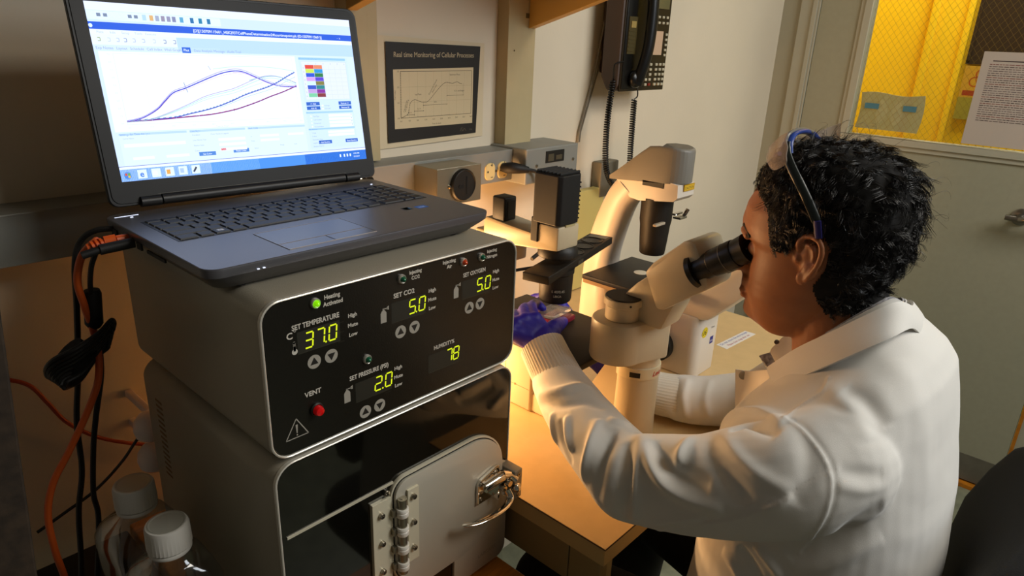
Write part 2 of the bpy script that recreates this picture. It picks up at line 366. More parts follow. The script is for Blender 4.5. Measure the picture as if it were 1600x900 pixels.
for x in (1.042, 1.081):
    b = MB(); b.prism([(p[0]*(1 if abs(p[1]) < 0.0168 else 1), p[1]) for p in rrect(.0285, .036, .011)], (x, 1.0100, -.272), (1, 0, 0), (0, 0, 1), (0, -.0025, 0)); o = b.build('outlet_socket', IV, rw, smooth=30)
    b = MB(); b.box((x+.004, 1.0073, -.262), (x+.0055, 1.0076, -.253)); b.box((x+.001, 1.0073, -.259), (x+.0075, 1.0076, -.2575)); b.box((x+.002, 1.0073, -.285), (x+.0085, 1.0076, -.2835)); b.cyl((x-.007, 1.0076, -.272), (x-.007, 1.0073, -.272), .0024, 10)
    b.build('slot', SL, o, smooth=0)
b = MB(); b.cyl((1.0615, 1.011, -.272), (1.0615, 1.0072, -.272), .0026, 12); b.build('screw', SCREW, rw)
b = MB()
for x, r_ in ((.70, .009), (.711, .011)): b.cyl((x, 1.012, -.25), (x, .985, -.248), r_, 16); b.cyl((x, .985, -.248), (x, .978, -.247), r_*.8, 16)
b.build('coax_fitting', CHROME, rw)

# steel outlet box with the black round socket
sb = root('outlet_box', (.89, .976, -.27), 'square steel outlet box with a big round black socket on its front', 'outlet box')
b = MB(); b.box((.836, .943, -.306), (.947, 1.0095, -.2355)); b.box((.834, .9415, -.3065), (.9485, .945, -.2345)); b.build('housing', STEEL, sb, smooth=0, bevel=.0012)
b = MB(); b.lathe((.897, .9425, -.270), [(.031, 0), (.031, .006), (.029, .009), (.0285, .0092), (.027, .0075), (.0, .0075)], 40, axis=(0, -1, 0)); b.build('round_socket', BLACK, sb)
b = MB(); b.box((.902, .9342, -.288), (.906, .9352, -.254)); b.cyl((.886, .9352, -.272), (.886, .9342, -.272), .004, 14); b.cyl((.893, .9352, -.272), (.893, .9342, -.272), .003, 14); b.build('socket_slot', mat('deep_black', '040404', .7), sb, smooth=0)
b = MB(); b.lathe((.864, .9425, -.2705), [(.004, 0), (.004, .003), (.002, .005)], 16, axis=(0, -1, 0)); b.build('screw', SCREW, sb)

# power plug and its cord
pg = root('power_plug', (1.08, 1.0, -.266), 'black power plug in the ivory outlet with a cord curving down behind the lamp housing', 'plug')
b = MB(); b.tube([(1.081, 1.0072, -.2665), (1.081, .994, -.266), (1.086, .985, -.265), (1.10, .975, -.267), (1.118, .968, -.270)], [.0095, .012, .0125, .0105, .007], 16); b.build('plug_body', RUBBER, pg)
b = MB(); b.tube(spline([(1.118, .968, -.270), (1.138, .955, -.277), (1.152, .935, -.30), (1.15, .91, -.34), (1.11, .88, -.40), (1.03, .87, -.43)], 8), .0042, 10); b.build('cord', RUBBER, pg)

# chart poster
ps = MB(); NX, NZ = 16, 10; P0 = V(.8055, 0, -.2135); vs = []
for j in range(NZ+1):
    for i in range(NX+1):
        u, v = i/NX, j/NZ; vs.append(V(P0.x+.2785*u, YW-.0025-.002*math.sin(math.pi*u)*(1-v), P0.z+.206*v-.009*u*v+.006*u*(1-v)))
fs = [(j*(NX+1)+i, j*(NX+1)+i+1, (j+1)*(NX+1)+i+1, (j+1)*(NX+1)+i) for j in range(NZ) for i in range(NX)]
n0 = len(vs); vs += [v+V(0, .0004, 0) for v in vs]; fs += [tuple(n0+k for k in reversed(q)) for q in fs]
ps.add(vs, fs); po = tag(ps.build('chart_poster', mat('poster_paper', 'd9c9a8', .6), smooth=60), 'white sheet printed with a growth chart, titled in grey on black, taped to the wall', 'poster')
f = Flat((.8235, YW-.0052, -.2020), (1, 0, 0), (0, 0, 1)); BK = '17120c'; PA = 'd3c19b'; IK = '2e2418'
f.poly([(0.002, -.001), (.237, .003), (.246, .179), (0, .184)], BK); f.up()
f.poly([(.0185, .0245), (.226, .0245), (.2265, .1375), (.0165, .1345)], PA); f.text(.123, .157, 'Real time Monitoring of Cellular Processes', .0131, 'b7a684', bold=.006, sx=.92)
f.up(); X0, X1, Z0, Z1 = .034, .2215, .0445, .131
for k in range(1, 9): f.line([(X0+(X1-X0)*k/9, Z0), (X0+(X1-X0)*k/9, Z1)], .0004, 'b3a17d')
for k in (1, 2): f.line([(X0, Z0+(Z1-Z0)*k/3), (X1, Z0+(Z1-Z0)*k/3)], .0004, 'b3a17d')
f.line([(X0, Z0), (X1, Z0), (X1, Z1), (X0, Z1), (X0, Z0)], .0008, IK)
for k in range(28): z = Z0+(Z1-Z0)*k/27; f.line([(X0-.001, z), (X0+.0012, z)], .0007, IK)
for k in range(10): x = X0+(X1-X0)*k/9; f.line([(x, Z0), (x, Z0+.0015)], .0006, IK); f.text(x, .037, '%.1f' % (k*4.), .0042, IK)
for k in range(4): f.text(.028, Z0-.0015+(Z1-Z0)*k/3, ('0.0', '1.0', '2.0', '3.0')[k], .0042, IK)
cur = [(.034, .045), (.044, .048), (.052, .053), (.0545, .065), (.058, .073), (.063, .0765), (.069, .078), (.076, .076), (.084, .0735), (.092, .0725), (.1, .073), (.108, .078), (.117, .086), (.125, .093), (.132, .099), (.139, .104), (.145, .1075), (.153, .109), (.160, .1078), (.168, .1068), (.175, .1085), (.181, .1095), (.188, .1065), (.194, .1055)]
cv = [(p.x, p.y) for p in spline([(x, z, 0) for x, z in cur], 5)]; f.line(cv, .0011, IK, dash=1); f.line(cv, .0005, IK)
for x, z0, z1 in ((.067, .046, .077), (.0905, .06, .072), (.153, .07, .109), (.198, .083, .106)): f.line([(x, z0), (x, z1)], .0004, '7a6a4c')
for x0, x1, z in ((.05, .067, .0495), (.0675, .0905, .056), (.0905, .153, .0665), (.153, .1985, .083)): f.line([(x0, z), (x1, z)], .0006, IK); f.disc(x0, z, .0009, IK, 8); f.disc(x1, z, .0009, IK, 8)
for x, z, t, a in ((.174, .1225, 'Stationary Phase', 0), (.187, .0905, '4.5 h and longer', 0), (.122, .0705, '18 h', 0), (.079, .059, '5.2 h', 0), (.056, .0525, '3.3 h', 0), (.077, .0865, 'Lag Phase', 0), (.116, .1, 'Exponential Growth', .93), (.12, .097, 'Phase (log)', .93), (.046, .066, 'Cell adhesion', 1.25), (.0495, .067, 'and spreading', 1.25), (.125, .028, 'Time (in days)', 0), (.0215, .088, 'Cell Index', 1.57)):
    f.text(x, z, t, .0043, IK, rot=a)
f.line([(.190+.0045*k, .009+(.006 if k % 2 else 0)) for k in range(5)], .001, '5c5040'); f.line([(.196+.004*math.cos(t*.5), .013+.004*math.sin(t*.5)) for t in range(13)], .0006, '5c5040'); f.text(.222, .0095, 'Life', .006, '5c5040')
f.build('printed_chart', po, FL)
# ---------------------------------------------------------------- helper: where a sight line meets a plane of the room
def sight(px, py): return _f + _r*((px-800)/FPX) - _u*((py-450)/FPX)
def at_x(px, py, X): d = sight(px, py); return d*(X/d.x)
def at_y(px, py, Y): d = sight(px, py); return d*(Y/d.y)
def at_z(px, py, Z): d = sight(px, py); return d*(Z/d.z)

# ---------------------------------------------------------------- bench and table
BZ = -.645
TOPM = mat('bench_laminate', 'c8aa78', .42, bump=.06, bscale=120, var=.03, vscale=40)
EDG = mat('laminate_edge', 'b89e6a', .45); SEAM = mat('edge_seam', '3a2410', .7)
bn = root('lab_bench', (1.12, .7, FLOOR), 'long beige laminate lab bench carrying both microscopes, one corner jutting toward the front', 'bench')
b = MB(); b.box((.6515, .3945, BZ-.030), (1.60, YW-.002, BZ-.001)); b.build('apron_edge', EDG, bn, smooth=0)
b = MB(); b.box((.650, .393, BZ-.002), (1.6015, YW-.001, BZ-.0008)); b.build('edge_seam', SEAM, bn, smooth=0)
b = MB(); b.box((.651, .394, BZ-.0008), (1.6005, YW-.001, BZ)); b.build('worktop', TOPM, bn, smooth=0)
BC = mat('bench_frame_paint', '8f7c52', .5)
b = MB(); b.box((.664, .463, BZ-.105), (.684, 1.04, BZ-.030)); b.box((.684, .425, BZ-.08), (1.56, .443, BZ-.030)); b.box((.664, .408, BZ-.105), (.684, .461, BZ-.030)); b.build('rail', BC, bn, smooth=0, bevel=.001)
for x, y in ((.668, .415), (.668, 1.0), (1.53, .43), (1.53, 1.0)):
    b = MB(); b.box((x, y, FLOOR+.012), (x+.042, y+.042, BZ-.030), bev=.003); b.cyl((x+.021, y+.021, FLOOR), (x+.021, y+.021, FLOOR+.014), .016, 16); b.build('leg', mat('bench_leg_paint', 'a8986c', .45), bn)
WD = mat('orange_wood', 'd08838', .38, var=.16, vscale=16, stretch=(1, 14, 1), bump=.1, bscale=60)
wt = root('wooden_table', (.3, .75, FLOOR), 'low orange wood table under the two stacked grey cabinets', 'table')
b = MB(); b.box((.268, .44, -.79), (.640, 1.05, -.765), bev=.003); b.build('table_top', WD, wt)
b = MB(); b.box((.28, .50, -.85), (.60, .52, -.79)); b.box((.28, 1.0, -.85), (.60, 1.02, -.79)); b.box((.28, .52, -.85), (.30, 1.0, -.79)); b.box((.58, .52, -.85), (.60, 1.0, -.79)); b.build('table_frame', WD, wt, smooth=0)
for x in (.272, .57):
    for y in (.48, 1.0): b = MB(); b.box((x, y, FLOOR), (x+.04, y+.04, -.79), bev=.003); b.build('leg', WD, wt)

ct = root('metal_cart', (.18, .75, FLOOR), 'dark grey cart under the clear bottles beside the wooden table', 'cart')
GM = mat('dark_cart_metal', '2b2925', .5, .3)
b = MB(); b.box((.108, .60, -.785), (.262, 1.04, -.765), bev=.004); b.build('cart_top', GM, ct)
for x in (.112, .24):
    for y in (.604, 1.018): b = MB(); b.box((x, y, FLOOR), (x+.018, y+.018, -.785)); b.build('leg', GM, ct, smooth=0)
# dark scuffed panel leaning at far left
b = MB(); b.loft([[V(-.30, .60, z), V(.0935+.0105*(z+.37)/.2 if False else x_, .60, z), V(x_, .64, z), V(-.30, .64, z)] for z, x_ in ((FLOOR, .030), (-.44, .0795), (-.205, .0965), (-.12, .103))])
tag(b.build('scuffed_board', mat('scuffed_brown_board', '2c2116', .7, var=.35, vscale=70, bump=.5, bscale=90), smooth=0, bevel=.002), 'dark brown scuffed board leaning at the far left edge below the raceway', 'board')

# ---------------------------------------------------------------- the two cabinets
BX0, BX1, BY0, BY1 = .284, .648, .575, .922
def cab_shell(name, z0, z1, r_, parent, lip=.004):
    cx, cz = (BX0+BX1)/2, (z0+z1)/2; w_, h = BX1-BX0, z1-z0; b = MB()
    def ring(y, ins, rr): return [V(cx+p[0], y, cz+p[1]) for p in rrect(w_-2*ins, h-2*ins, rr, 8)]
    b.loft([ring(BY0+.010, .009, r_-.005), ring(BY0+.0005, .009, r_-.005), ring(BY0-.0005, .0075, r_-.004), ring(BY0, .0055, r_-.003), ring(BY0+.0035, .001, r_), ring(BY0+.008, 0, r_), ring(BY1-.006, 0, r_), ring(BY1-.001, .002, r_), ring(BY1, .006, r_)])
    return b.build(name, BOXM, parent, smooth=32)
UZ0, UZ1 = -.4235, -.2465
RIM = mat('pale_rim', 'd9d5c8', .3, .3)
ub = root('control_cabinet', (.466, .75, UZ0), 'upper grey metal control cabinet with black front panel and glowing green readouts, laptop on top', 'cabinet')
cab_shell('housing', UZ0, UZ1, .022, ub)
def rim(z0, z1, parent, r_, name='rim'):
    cx, cz = (BX0+BX1)/2, (z0+z1)/2; w_, h = BX1-BX0, z1-z0
    f = lambda y, ins, rr: [V(cx+p[0], y, cz+p[1]) for p in rrect(w_-2*ins, h-2*ins, rr, 8)]
    b = MB(); R_ = [f(BY0+.003, .0005, r_), f(BY0-.0015, .0005, r_), f(BY0-.0022, .0015, r_), f(BY0-.0015, .0026, r_-.002), f(BY0+.003, .0026, r_-.002)]
    b.loft(R_, cap=False); n = len(R_[0]); b.f += [(i, (i+1) % n, 4*n+(i+1) % n, 4*n+i) for i in range(n)]; b.m += [0]*n
    return b.build(name, RIM, parent, smooth=40)
rim(UZ0, UZ1, ub, .022)
PANEL = mat('black_glass_panel', '15140f', .30, bump=.12, bscale=500, var=.08, vscale=300)
cx, cz = .466, (UZ0+UZ1)/2
b = MB(); b.prism(rrect(.3565, .1695, .0195, 8), (cx, BY0+.006, cz), (1, 0, 0), (0, 0, 1), (0, -.0068, 0)); pn = b.build('control_panel', PANEL, ub, smooth=20)
INK = 'c4bfb3'; OO = (cx, BY0-.0009, -.3345)
f = Flat(OO, (1, 0, 0), (0, 0, 1))
for x, z in ((-.117, .036), (.001, .036), (.110, .0365), (-.051, -.0455), (.055, -.0465)): f.rect(x-.0265, z-.0115, x+.0235, z+.0125, '1d1d13')
f.up()
for x, z in ((-.117, .036), (.001, .036), (.110, .0365), (-.051, -.0455), (.055, -.0465)): f.line([(x-.0265, z-.0115), (x+.0235, z-.0115)], .0003, '3c3b2c')
T = lambda x, z, s, sz, **k: f.text(x, z-sz*.35, s, sz, INK, bold=.028, **k)
T(-.1005, .0775, 'Heating', .0068, sx=.9); T(-.1000, .0700, 'Activated', .0068, sx=.9); T(-.121, .0545, 'SET TEMPERATURE', .0078, sx=.84)
T(.0100, .079, 'Injecting', .0060, sx=.9); T(.0100, .072, 'CO2', .0060); T(-.007, .0565, 'SET CO2', .0078)
T(.0620, .0800, 'Injecting', .0062); T(.0620, .0735, 'Air', .0062); T(.1350, .079, 'Injecting', .0058, sx=.9); T(.1350, .0718, 'Nitrogen', .0058, sx=.9); T(.1045, .0565, 'SET OXYGEN', .0074, sx=.88)
for x, z in ((-.077, .0495), (.035, .050), (.1435, .0495), (-.0175, -.0335)):
    T(x, z, 'High', .0062); T(x, z-.0112, 'Mute', .0062); T(x, z-.0222, 'Low', .0062)
    for k in range(3): f.line([(x-.019, z-.0045-k*.011), (x-.0115, z-.0045-k*.011)], .0003, '3a382e')
T(-.058, -.0245, 'SET PRESSURE (PSI)', .0076, sx=.84); T(.0545, -.0265, 'HUMIDITY%', .0072, sx=.88); T(-.130, -.024, 'VENT', .0078)
T(-.1515, .047, 'C', .0098); f.line([(-.1455+.0012*math.cos(t), .051+.0012*math.sin(t)) for t in range(7)], .0005, INK)
f.rect(-.1485, .031, -.1455, .039, '6d695f'); f.disc(-.147, .0385, .0015, '6d695f', 12); f.disc(-.147, .0285, .0032, INK); f.rect(-.1483, .029, -.1457, .0345, INK)
GR = '9b978c'
for x, z, s in ((-.126, .0105, 1), (-.1055, .0105, -1), (-.013, .0105, 1), (.0075, .0105, -1), (.0965, .0110, 1), (.1155, .0115, -1), (-.0655, -.073, 1), (-.0455, -.0725, -1)):
    f.disc(x, z, .0078, GR, 32)
f.up()
for x, z, s in ((-.126, .0105, 1), (-.1055, .0105, -1), (-.013, .0105, 1), (.0075, .0105, -1), (.0965, .0110, 1), (.1155, .0115, -1), (-.0655, -.073, 1), (-.0455, -.0725, -1)):
    f.poly([(x-.0048, z-.003*s), (x+.0048, z-.003*s), (x, z+.0052*s)][::s], '14130f')
for x, z in ((-.0365, .037), (.0735, .0385), (-.0885, -.0435)):
    f.poly([(x-.004, z-.0085), (x+.004, z-.0085), (x+.004, z+.003), (x+.002, z+.006), (x-.002, z+.006), (x-.004, z+.003)], GR); f.rect(x-.0012, z+.006, x+.0012, z+.0085, GR); f.line([(x-.001, z+.0083), (x+.006, z+.0075)], .0012, GR); f.poly([(x+.0045, z+.0065), (x+.0075, z+.0055), (x+.0075, z+.0105), (x+.0045, z+.009)], GR)
tri = [(-.1645, -.0685), (-.1385, -.0685), (-.1515, -.0465)]; f.line(tri+[tri[0]], .0011, GR); f.poly([(-.1528, -.0535), (-.1521, -.0635), (-.1509, -.0635), (-.1502, -.0535)][::-1][::-1], GR); f.disc(-.1515, -.0657, .0009, GR, 10)
f.build('panel_lettering', pn, FL)
# seven segment readouts
SEG = {'0': 'abcdef', '2': 'abged', '3': 'abgcd', '5': 'afgcd', '7': 'abc', '8': 'abcdefg'}
LIT = 'd6e40c'; f = None
def digit(x, z, ch, h=.0165, w_=.0088, sl=.10, dot=False):
    t = .0017; P = lambda u, v: (x+u*w_+sl*v*h, z+v*h)
    S = {'a': ((0, 1), (1, 1)), 'b': ((1, 1), (1, .5)), 'c': ((1, .5), (1, 0)), 'd': ((0, 0), (1, 0)), 'e': ((0, .5), (0, 0)), 'f': ((0, 1), (0, .5)), 'g': ((0, .5), (1, .5))}
    for k in SEG[ch]:
        (a, b_), (c, d) = S[k]; g = .055; a2, b2, c2, d2 = a+(c-a)*g*1.4, b_+(d-b_)*g*1.6, c-(c-a)*g*1.4, d-(d-b_)*g*1.6; f.line([P(a2, b2), P(c2, d2)], t, LIT)
    if dot: f.disc(x+w_+.0022, z+.0003, .0011, LIT, 10)
for x, z, s in ((-.1365, .0285, '37.0'), (-.0005, .0290, '5.0'), (.1090, .0295, '5.0'), (-.0515, -.0520, '2.0'), (.0575, -.0525, '78')):
    f = Flat((OO[0], OO[1]-.0002, OO[2]), (1, 0, 0), (0, 0, 1)); k = 0; i = 0
    while i < len(s):
        dd = i+1 < len(s) and s[i+1] == '.'
        digit(x+k*(.0145 if s != '78' else .0118)+(.001 if s == '37.0' and k == 0 else 0), z, s[i], dot=dd); k += 1; i += 2 if dd else 1
    f.build('readout_digits', pn, attr_mat('lit_digits', 1.15))
def lamp_led(x, z, kind, col, emit=0., r=.0042, lab=''):
    b = MB(); y = BY0-.0008
    X, Z = cx+x, -.3345+z
    b.lathe((X, y, Z), [(r*1.28, 0), (r*1.25, .0022), (r*1.05, .0034), (r*.8, .0024)], 28, axis=(0, -1, 0)); o = b.build('indicator_bezel', mat('bezel_nickel', 'e4e0d6', .28, .75) if kind == 'led' else BLACK, pn)
    b = MB(); b.lathe((X, y-.001, Z), [(r*.78, 0), (r*.76, .003), (r*.55, .005), (r*.25, .0062), (0, .0064)] if kind == 'led' else [(r*.9, 0), (r*.9, .005), (r*.75, .0075), (r*.3, .0085), (0, .0086)], 24, axis=(0, -1, 0))
    b.build('lens', mat('lens_'+lab, col, .15, emit=emit, coat=.5), o, label=lab.replace('_', ' ')+' lens')
lamp_led(-.121, .0745, 'led', '7ed400', .75, .0044, 'lit_yellow_green')
for x, z, c, l in ((-.0105, .0745, '0a5a3c', 'dark_green'), (.0845, .0742, 'c4441a', 'orange_red'), (.1155, .0742, '0a5a3c', 'dark_green'), (-.061, -.008, '0a5a3c', 'dark_green')): lamp_led(x, z, 'led', c, 0., .0043, l)
lamp_led(-.1275, -.0445, 'btn', 'c30d10', .12, .0062, 'red_button')
LZ0, LZ1 = -.757, -.4285
lb = root('incubator_cabinet', (.466, .75, -.765), 'lower grey metal cabinet with dark glass front and a round steel hatch', 'cabinet')
cab_shell('housing', LZ0, LZ1, .024, lb); rim(LZ0, LZ1, lb, .024)
GLS = mat('dark_glass', '0d0c08', .06, coat=.3, var=.1, vscale=6)
lz = (LZ0+LZ1)/2
b = MB(); b.prism(rrect(.3565, LZ1-LZ0-.0085, .021, 8), (cx, BY0+.006, lz), (1, 0, 0), (0, 0, 1), (0, -.0068, 0)); b.build('glass_front', GLS, lb, smooth=20)
b = MB()
for k in range(15): z = -.475-k*.0082; b.box((BX0-.0004, .865, z), (BX0+.002, .885, z+.0032))
b.build('vent_slot', mat('vent_tan', '7c6243', .6), lb, smooth=0)
for x in (.31, .62):
    for y in (.60, .89): b = MB(); b.cyl((x, y, -.765), (x, y, -.755), .012, 16); b.build('foot', RUBBER, lb)
for x in (.31, .62):
    for y in (.60, .89): b = MB(); b.cyl((x, y, LZ1-.0005), (x, y, UZ0+.001), .012, 16); b.build('foot', RUBBER, ub)
ALU = mat('satin_aluminium', 'bab5a6', .40, .2, bump=.06, bscale=700)
ALU2 = mat('satin_plate', 'c8c2ac', .32, .2)
y0 = BY0-.0012
b = MB(); b.box((.2925, y0-.0012, -.5225), (.436, y0+.001, -.5195)); b.build('divider_strip', ALU2, lb, smooth=0)
b = MB(); b.prism(rrect(.106, .17, (.012, .002, .002, .018), 6, .5915, -.668), (0, y0+.001, 0), (1, 0, 0), (0, 0, 1), (0, -.0045, 0)); fl = b.build('flange_plate', ALU, lb, smooth=30, bevel=.0008)
f = Flat((.575, y0-.0036, -.735), (1, 0, 0), (0, 0, 1)); f.text(.03, .004, 'LABCARE', .009, '9c968a', bold=.01, rot=.0); f.build('embossed_lettering', fl, FL)
# hatch: stadium-shaped steel lid with a dark gap and an outer ring
def lid_outline(ins=0., n=20):
    x0, x1, z0, z1 = .4325+ins, .6275-ins, -.700+ins, -.5195-ins; out = []
    for (px_, pz, a0), r_ in (((x1, z1, 0), .062), ((x0, z1, 90), .020), ((x0, z0, 180), .062), ((x1, z0, 270), .085)):
        r2 = max(r_-ins, .003); sx = -1 if a0 in (0, 270) else 1; sz = -1 if a0 in (0, 90) else 1
        for i in range(n+1): a = math.radians(a0+90*i/n); out.append((px_+sx*r2+r2*math.cos(a), pz+sz*r2+r2*math.sin(a)))
    return out
b = MB(); b.prism(lid_outline(-.0035), (0, y0+.001, 0), (1, 0, 0), (0, 0, 1), (0, -.0055, 0)); b.build('hatch_ring', ALU2, lb, smooth=30, bevel=.0008)
b = MB(); b.prism(lid_outline(-.0010), (0, y0-.0040, 0), (1, 0, 0), (0, 0, 1), (0, -.0008, 0)); b.build('gasket', RUBBER, lb, smooth=0)
b = MB(); b.prism(lid_outline(.0005), (0, y0-.0040, 0), (1, 0, 0), (0, 0, 1), (0, -.0050, 0)); ht = b.build('hatch', ALU, lb, smooth=30, bevel=.0008)
yh = y0-.009
hg = MB(); hg.box((.4015, y0-.0045, -.668), (.4295, y0+.001, -.5365)); hg = hg.build('hinge', mat('hinge_steel', 'd2cbb2', .32, .2), lb, smooth=0, bevel=.0006)
b = MB(); b.box((.4495, yh-.0035, -.646), (.467, yh, -.5345)); b.build('hinge_leaf', mat('hinge_steel', 'c2bba2'), hg, smooth=0, bevel=.0005)
b = MB(); b.cyl((.440, yh-.004, -.654), (.440, yh-.004, -.5435), .0058, 24); b.cyl((.440, yh-.004, -.5435), (.440, yh-.004, -.540), .0062, 24); b.cyl((.440, yh-.004, -.540), (.440, yh-.004, -.5395), .003, 6); b.build('hinge_pin', mat('pin_metal', '8a8474', .3, .8), hg)
for z in (-.5535, -.5815, -.609, -.6355):
    b = MB(); b.lathe((.440, yh-.004, z), [(.0074, 0), (.0078, .0006), (.0078, .0042), (.0073, .0048), (.0073, .0058), (.0078, .0064), (.0078, .0118), (.0074, .0125)], 28, axis=(0, 0, -1)); b.build('knuckle', WHITE, hg)
    b = MB(); b.box((.428, yh-.002, z-.011), (.440, y0-.001, z-.0015)); b.build('knuckle_web', mat('pin_metal', '8a8474'), hg, smooth=0)
def socket_screw(x, y, z, r, parent):
    b = MB(); b.lathe((x, y, z), [(r, 0), (r, .0038), (r*.85, .0046), (r*.55, .0046), (r*.5, .002), (0, .002)], 20, axis=(0, -1, 0)); return b.build('screw', SCREW, parent)
for x, z in ((.4135, -.5555), (.4135, -.5975), (.4135, -.641)): socket_screw(x, y0-.0045, z, .0038, hg)
for x, z in ((.4575, -.5455), (.4575, -.5845), (.4575, -.6245)): socket_screw(x, yh-.0035, z, .0036, hg)
socket_screw(.4245, y0, -.530, .0042, lb)
# latch block, cam and curved lever
lt = MB(); lt.box((.628, .5415, -.6335), (.6445, .5735, -.5855), bev=.0015); lt = lt.build('latch_block', mat('latch_block_grey', '8d8b82', .4, .3), lb)
for z in (-.5925, -.6265): b = MB(); b.lathe((.6365, .5415, z), [(.0034, 0), (.0034, .0008), (.0022, .0012), (.0012, .0012), (.0012, -.0)], 18, axis=(0, -1, 0)); b.build('screw', SCREW, lt)
la = MB(); la.prism([(.5725, -.6215), (.5725, -.590), (.577, -.584), (.606, -.5755), (.6145, -.5755), (.6145, -.596), (.598, -.6215)], (0, yh, 0), (1, 0, 0), (0, 0, 1), (0, -.006, 0)); la = la.build('latch', CHROME, ht, smooth=0, bevel=.0012)
b = MB()
b.tube([(.580, yh-.009, -.594), (.596, yh-.012, -.5905), (.612, yh-.013, -.589)], [.0085, .0085, .008], 20)
b.tube([(.612, yh-.013, -.587), (.626, yh-.016, -.592), (.632, yh-.022, -.600)], [.0075, .006, .006], 16); b.cyl((.609, yh-.001, -.604), (.609, yh-.023, -.604), .004, 16); b.cyl((.6185, yh-.024, -.600), (.6185, yh-.0, -.600), .0045, 16)
b.box((.6015, yh-.016, -.621), (.6045, yh-.004, -.596)); b.box((.612, yh-.018, -.620), (.616, yh-.004, -.598)); b.build('latch_cam', CHROME, ht)
for x, z in ((.577, -.590), (.605, -.580), (.577, -.614)): b = MB(); b.lathe((x, yh-.006, z), [(.003, 0), (.003, .0012), (.0016, .0014), (0, .0006)], 16, axis=(0, -1, 0)); b.build('screw', SCREW, ht)
b = MB(); hp = spline([at_y(792, 765, .545), at_y(797, 778, .540), at_y(788, 793, .534), at_y(768, 807, .532), at_y(745, 817, .536), at_y(722, 821, .545)], 7)
b.tube(hp, [.0052]*6+[.0056]*(len(hp)-9)+[.005, .004, .002], 16, flat=.42, up=(0, 0, 1)); b.build('latch_handle', CHROME, ht)
b = MB(); b.ball((.6325, .542, -.6125), .0075); b.build('latch_boss', CHROME, ht)

# ---------------------------------------------------------------- laptop
LT = mat('laptop_aluminium', '68686c', .36, .6, bump=.08, bscale=1200); LBK = mat('laptop_black', '12110f', .45, bump=.05, bscale=600); KEY = mat('key_plastic', '0f0f12', .5)
DZ = -.2154; lx0, lx1, ly0, ly1 = .2545, .6325, .6065, .872; lcx, lcy = (lx0+lx1)/2, (ly0+ly1)/2; lw, ld = lx1-lx0, ly1-ly0
lp = root('laptop', (lcx, lcy, UZ1), 'open dark grey laptop showing coloured growth curves, resting on the control cabinet', 'laptop')
def lring(z, i, r_, yo=0.): return [V(lcx+p[0], lcy+yo+p[1], z) for p in rrect(lw-2*i, ld-2*i, r_, 7)]
b = MB(); b.loft([lring(UZ1+.0022, .022, .012, .004), lring(UZ1+.0035, .018, .014, .003), lring(DZ-.013, .004, .016), lring(DZ-.0095, .0008, .016), lring(DZ-.002, 0, .016), lring(DZ-.0005, .0003, .016), lring(DZ, .0012, .015)]); b.build('base', LT, lp, smooth=28)
for x in (.30, .59):
    for y in (.64, .83): b = MB(); b.cyl((x, y, UZ1), (x, y, UZ1+.0028), .007, 14); b.build('foot', RUBBER, lp)
b = MB(); b.box((.2765, .7175, DZ-.0002), (.6155, .8185, DZ+.0003), bev=.0); kb = b.build('keyboard', LBK, lp, smooth=0)
kx0, kx1, kz = .2785, .6135, DZ+.0003
rows = [[1]*15+['g']+[1]*4, [1]*13+[1.9]+['g']+[1]*4, [1.45]+[1]*12+[1.45]+['g']+[1]*4, [1.75]+[1]*11+[2.15]+['g']+[1]*4, [2.3]+[1]*10+[2.6]+['g']+[1]*4, [1.3, 1, 1.1, 1.1, 5.5, 1.1, 1.1, 1, 1, 1.2]+['g']+[2, 1, 1]]
yt = .8165; hs = [.0115]+[.0172]*5
for r_, row in enumerate(rows):
    un = sum(.35 if k == 'g' else k for k in row); u = (kx1-kx0)/un; x = kx0; h = hs[r_]
    for k in row:
        if k == 'g': x += .35*u; continue
        wd = k*u; a = .0013; b = MB()
        b.loft([[V(x+a, yt-h+a, kz), V(x+wd-a, yt-h+a, kz), V(x+wd-a, yt-a, kz), V(x+a, yt-a, kz)], [V(x+a+.0006, yt-h+a+.0006, kz+.0016), V(x+wd-a-.0006, yt-h+a+.0006, kz+.0016), V(x+wd-a-.0006, yt-a-.0004, kz+.0016), V(x+a+.0006, yt-a-.0004, kz+.0016)]]); b.build('key', KEY, kb, smooth=0); x += wd
    yt -= h
f = Flat((0, 0, kz+.0017), (1, 0, 0), (0, 1, 0)); yt = .8165; L3 = ['', '1234567890-=', 'QWERTYUIOP[]', "ASDFGHJKL;'", 'ZXCVBNM,./', '']
for r_, row in enumerate(rows):
    un = sum(.35 if k == 'g' else k for k in row); u = (kx1-kx0)/un; x = kx0; h = hs[r_]; st = 0
    for i, k in enumerate(row):
        if k == 'g': x += .35*u; continue
        wd = k*u
        if 0 < i <= len(L3[r_]): f.text(x+.0035, yt-.009, L3[r_][i-1], .0048, '8d8d92')
        if r_ == 5 and i == 2:
            for q in (0, 1):
                for s in (0, 1): f.rect(x+wd/2-.0035+q*.0037, yt-.0105+s*.0030, x+wd/2-.0003+q*.0037, yt-.0078+s*.0030, 'd9dbe2')
        x += wd
    yt -= h
f.build('key_legend', kb, FL)
f = Flat((0, 0, DZ+.00005), (1, 0, 0), (0, 1, 0)); 
f.rect(.547, .677, .559, .690, '23303a'); f.rect(.5485, .6785, .5575, .6885, '5d6b45'); f.rect(.566, .674, .583, .686, '1763b5')
f.up(); f.text(.5745, .678, 'intel', .006, 'e4eef8'); f.rect(.556, .681, .5585, .686, '3b76a8'); f.build('sticker', lp, FL)
b = MB(); b.box((.3485, .6435, DZ-.0001), (.4580, .695, DZ+.00035)); b.box((.3485, .6215, DZ-.0001), (.4025, .6415, DZ+.0004)); b.box((.4045, .6215, DZ-.0001), (.4580, .6415, DZ+.0004)); b.build('touchpad', mat('touchpad_grey', '606268', .30, .6), lp, smooth=0, bevel=.0002)
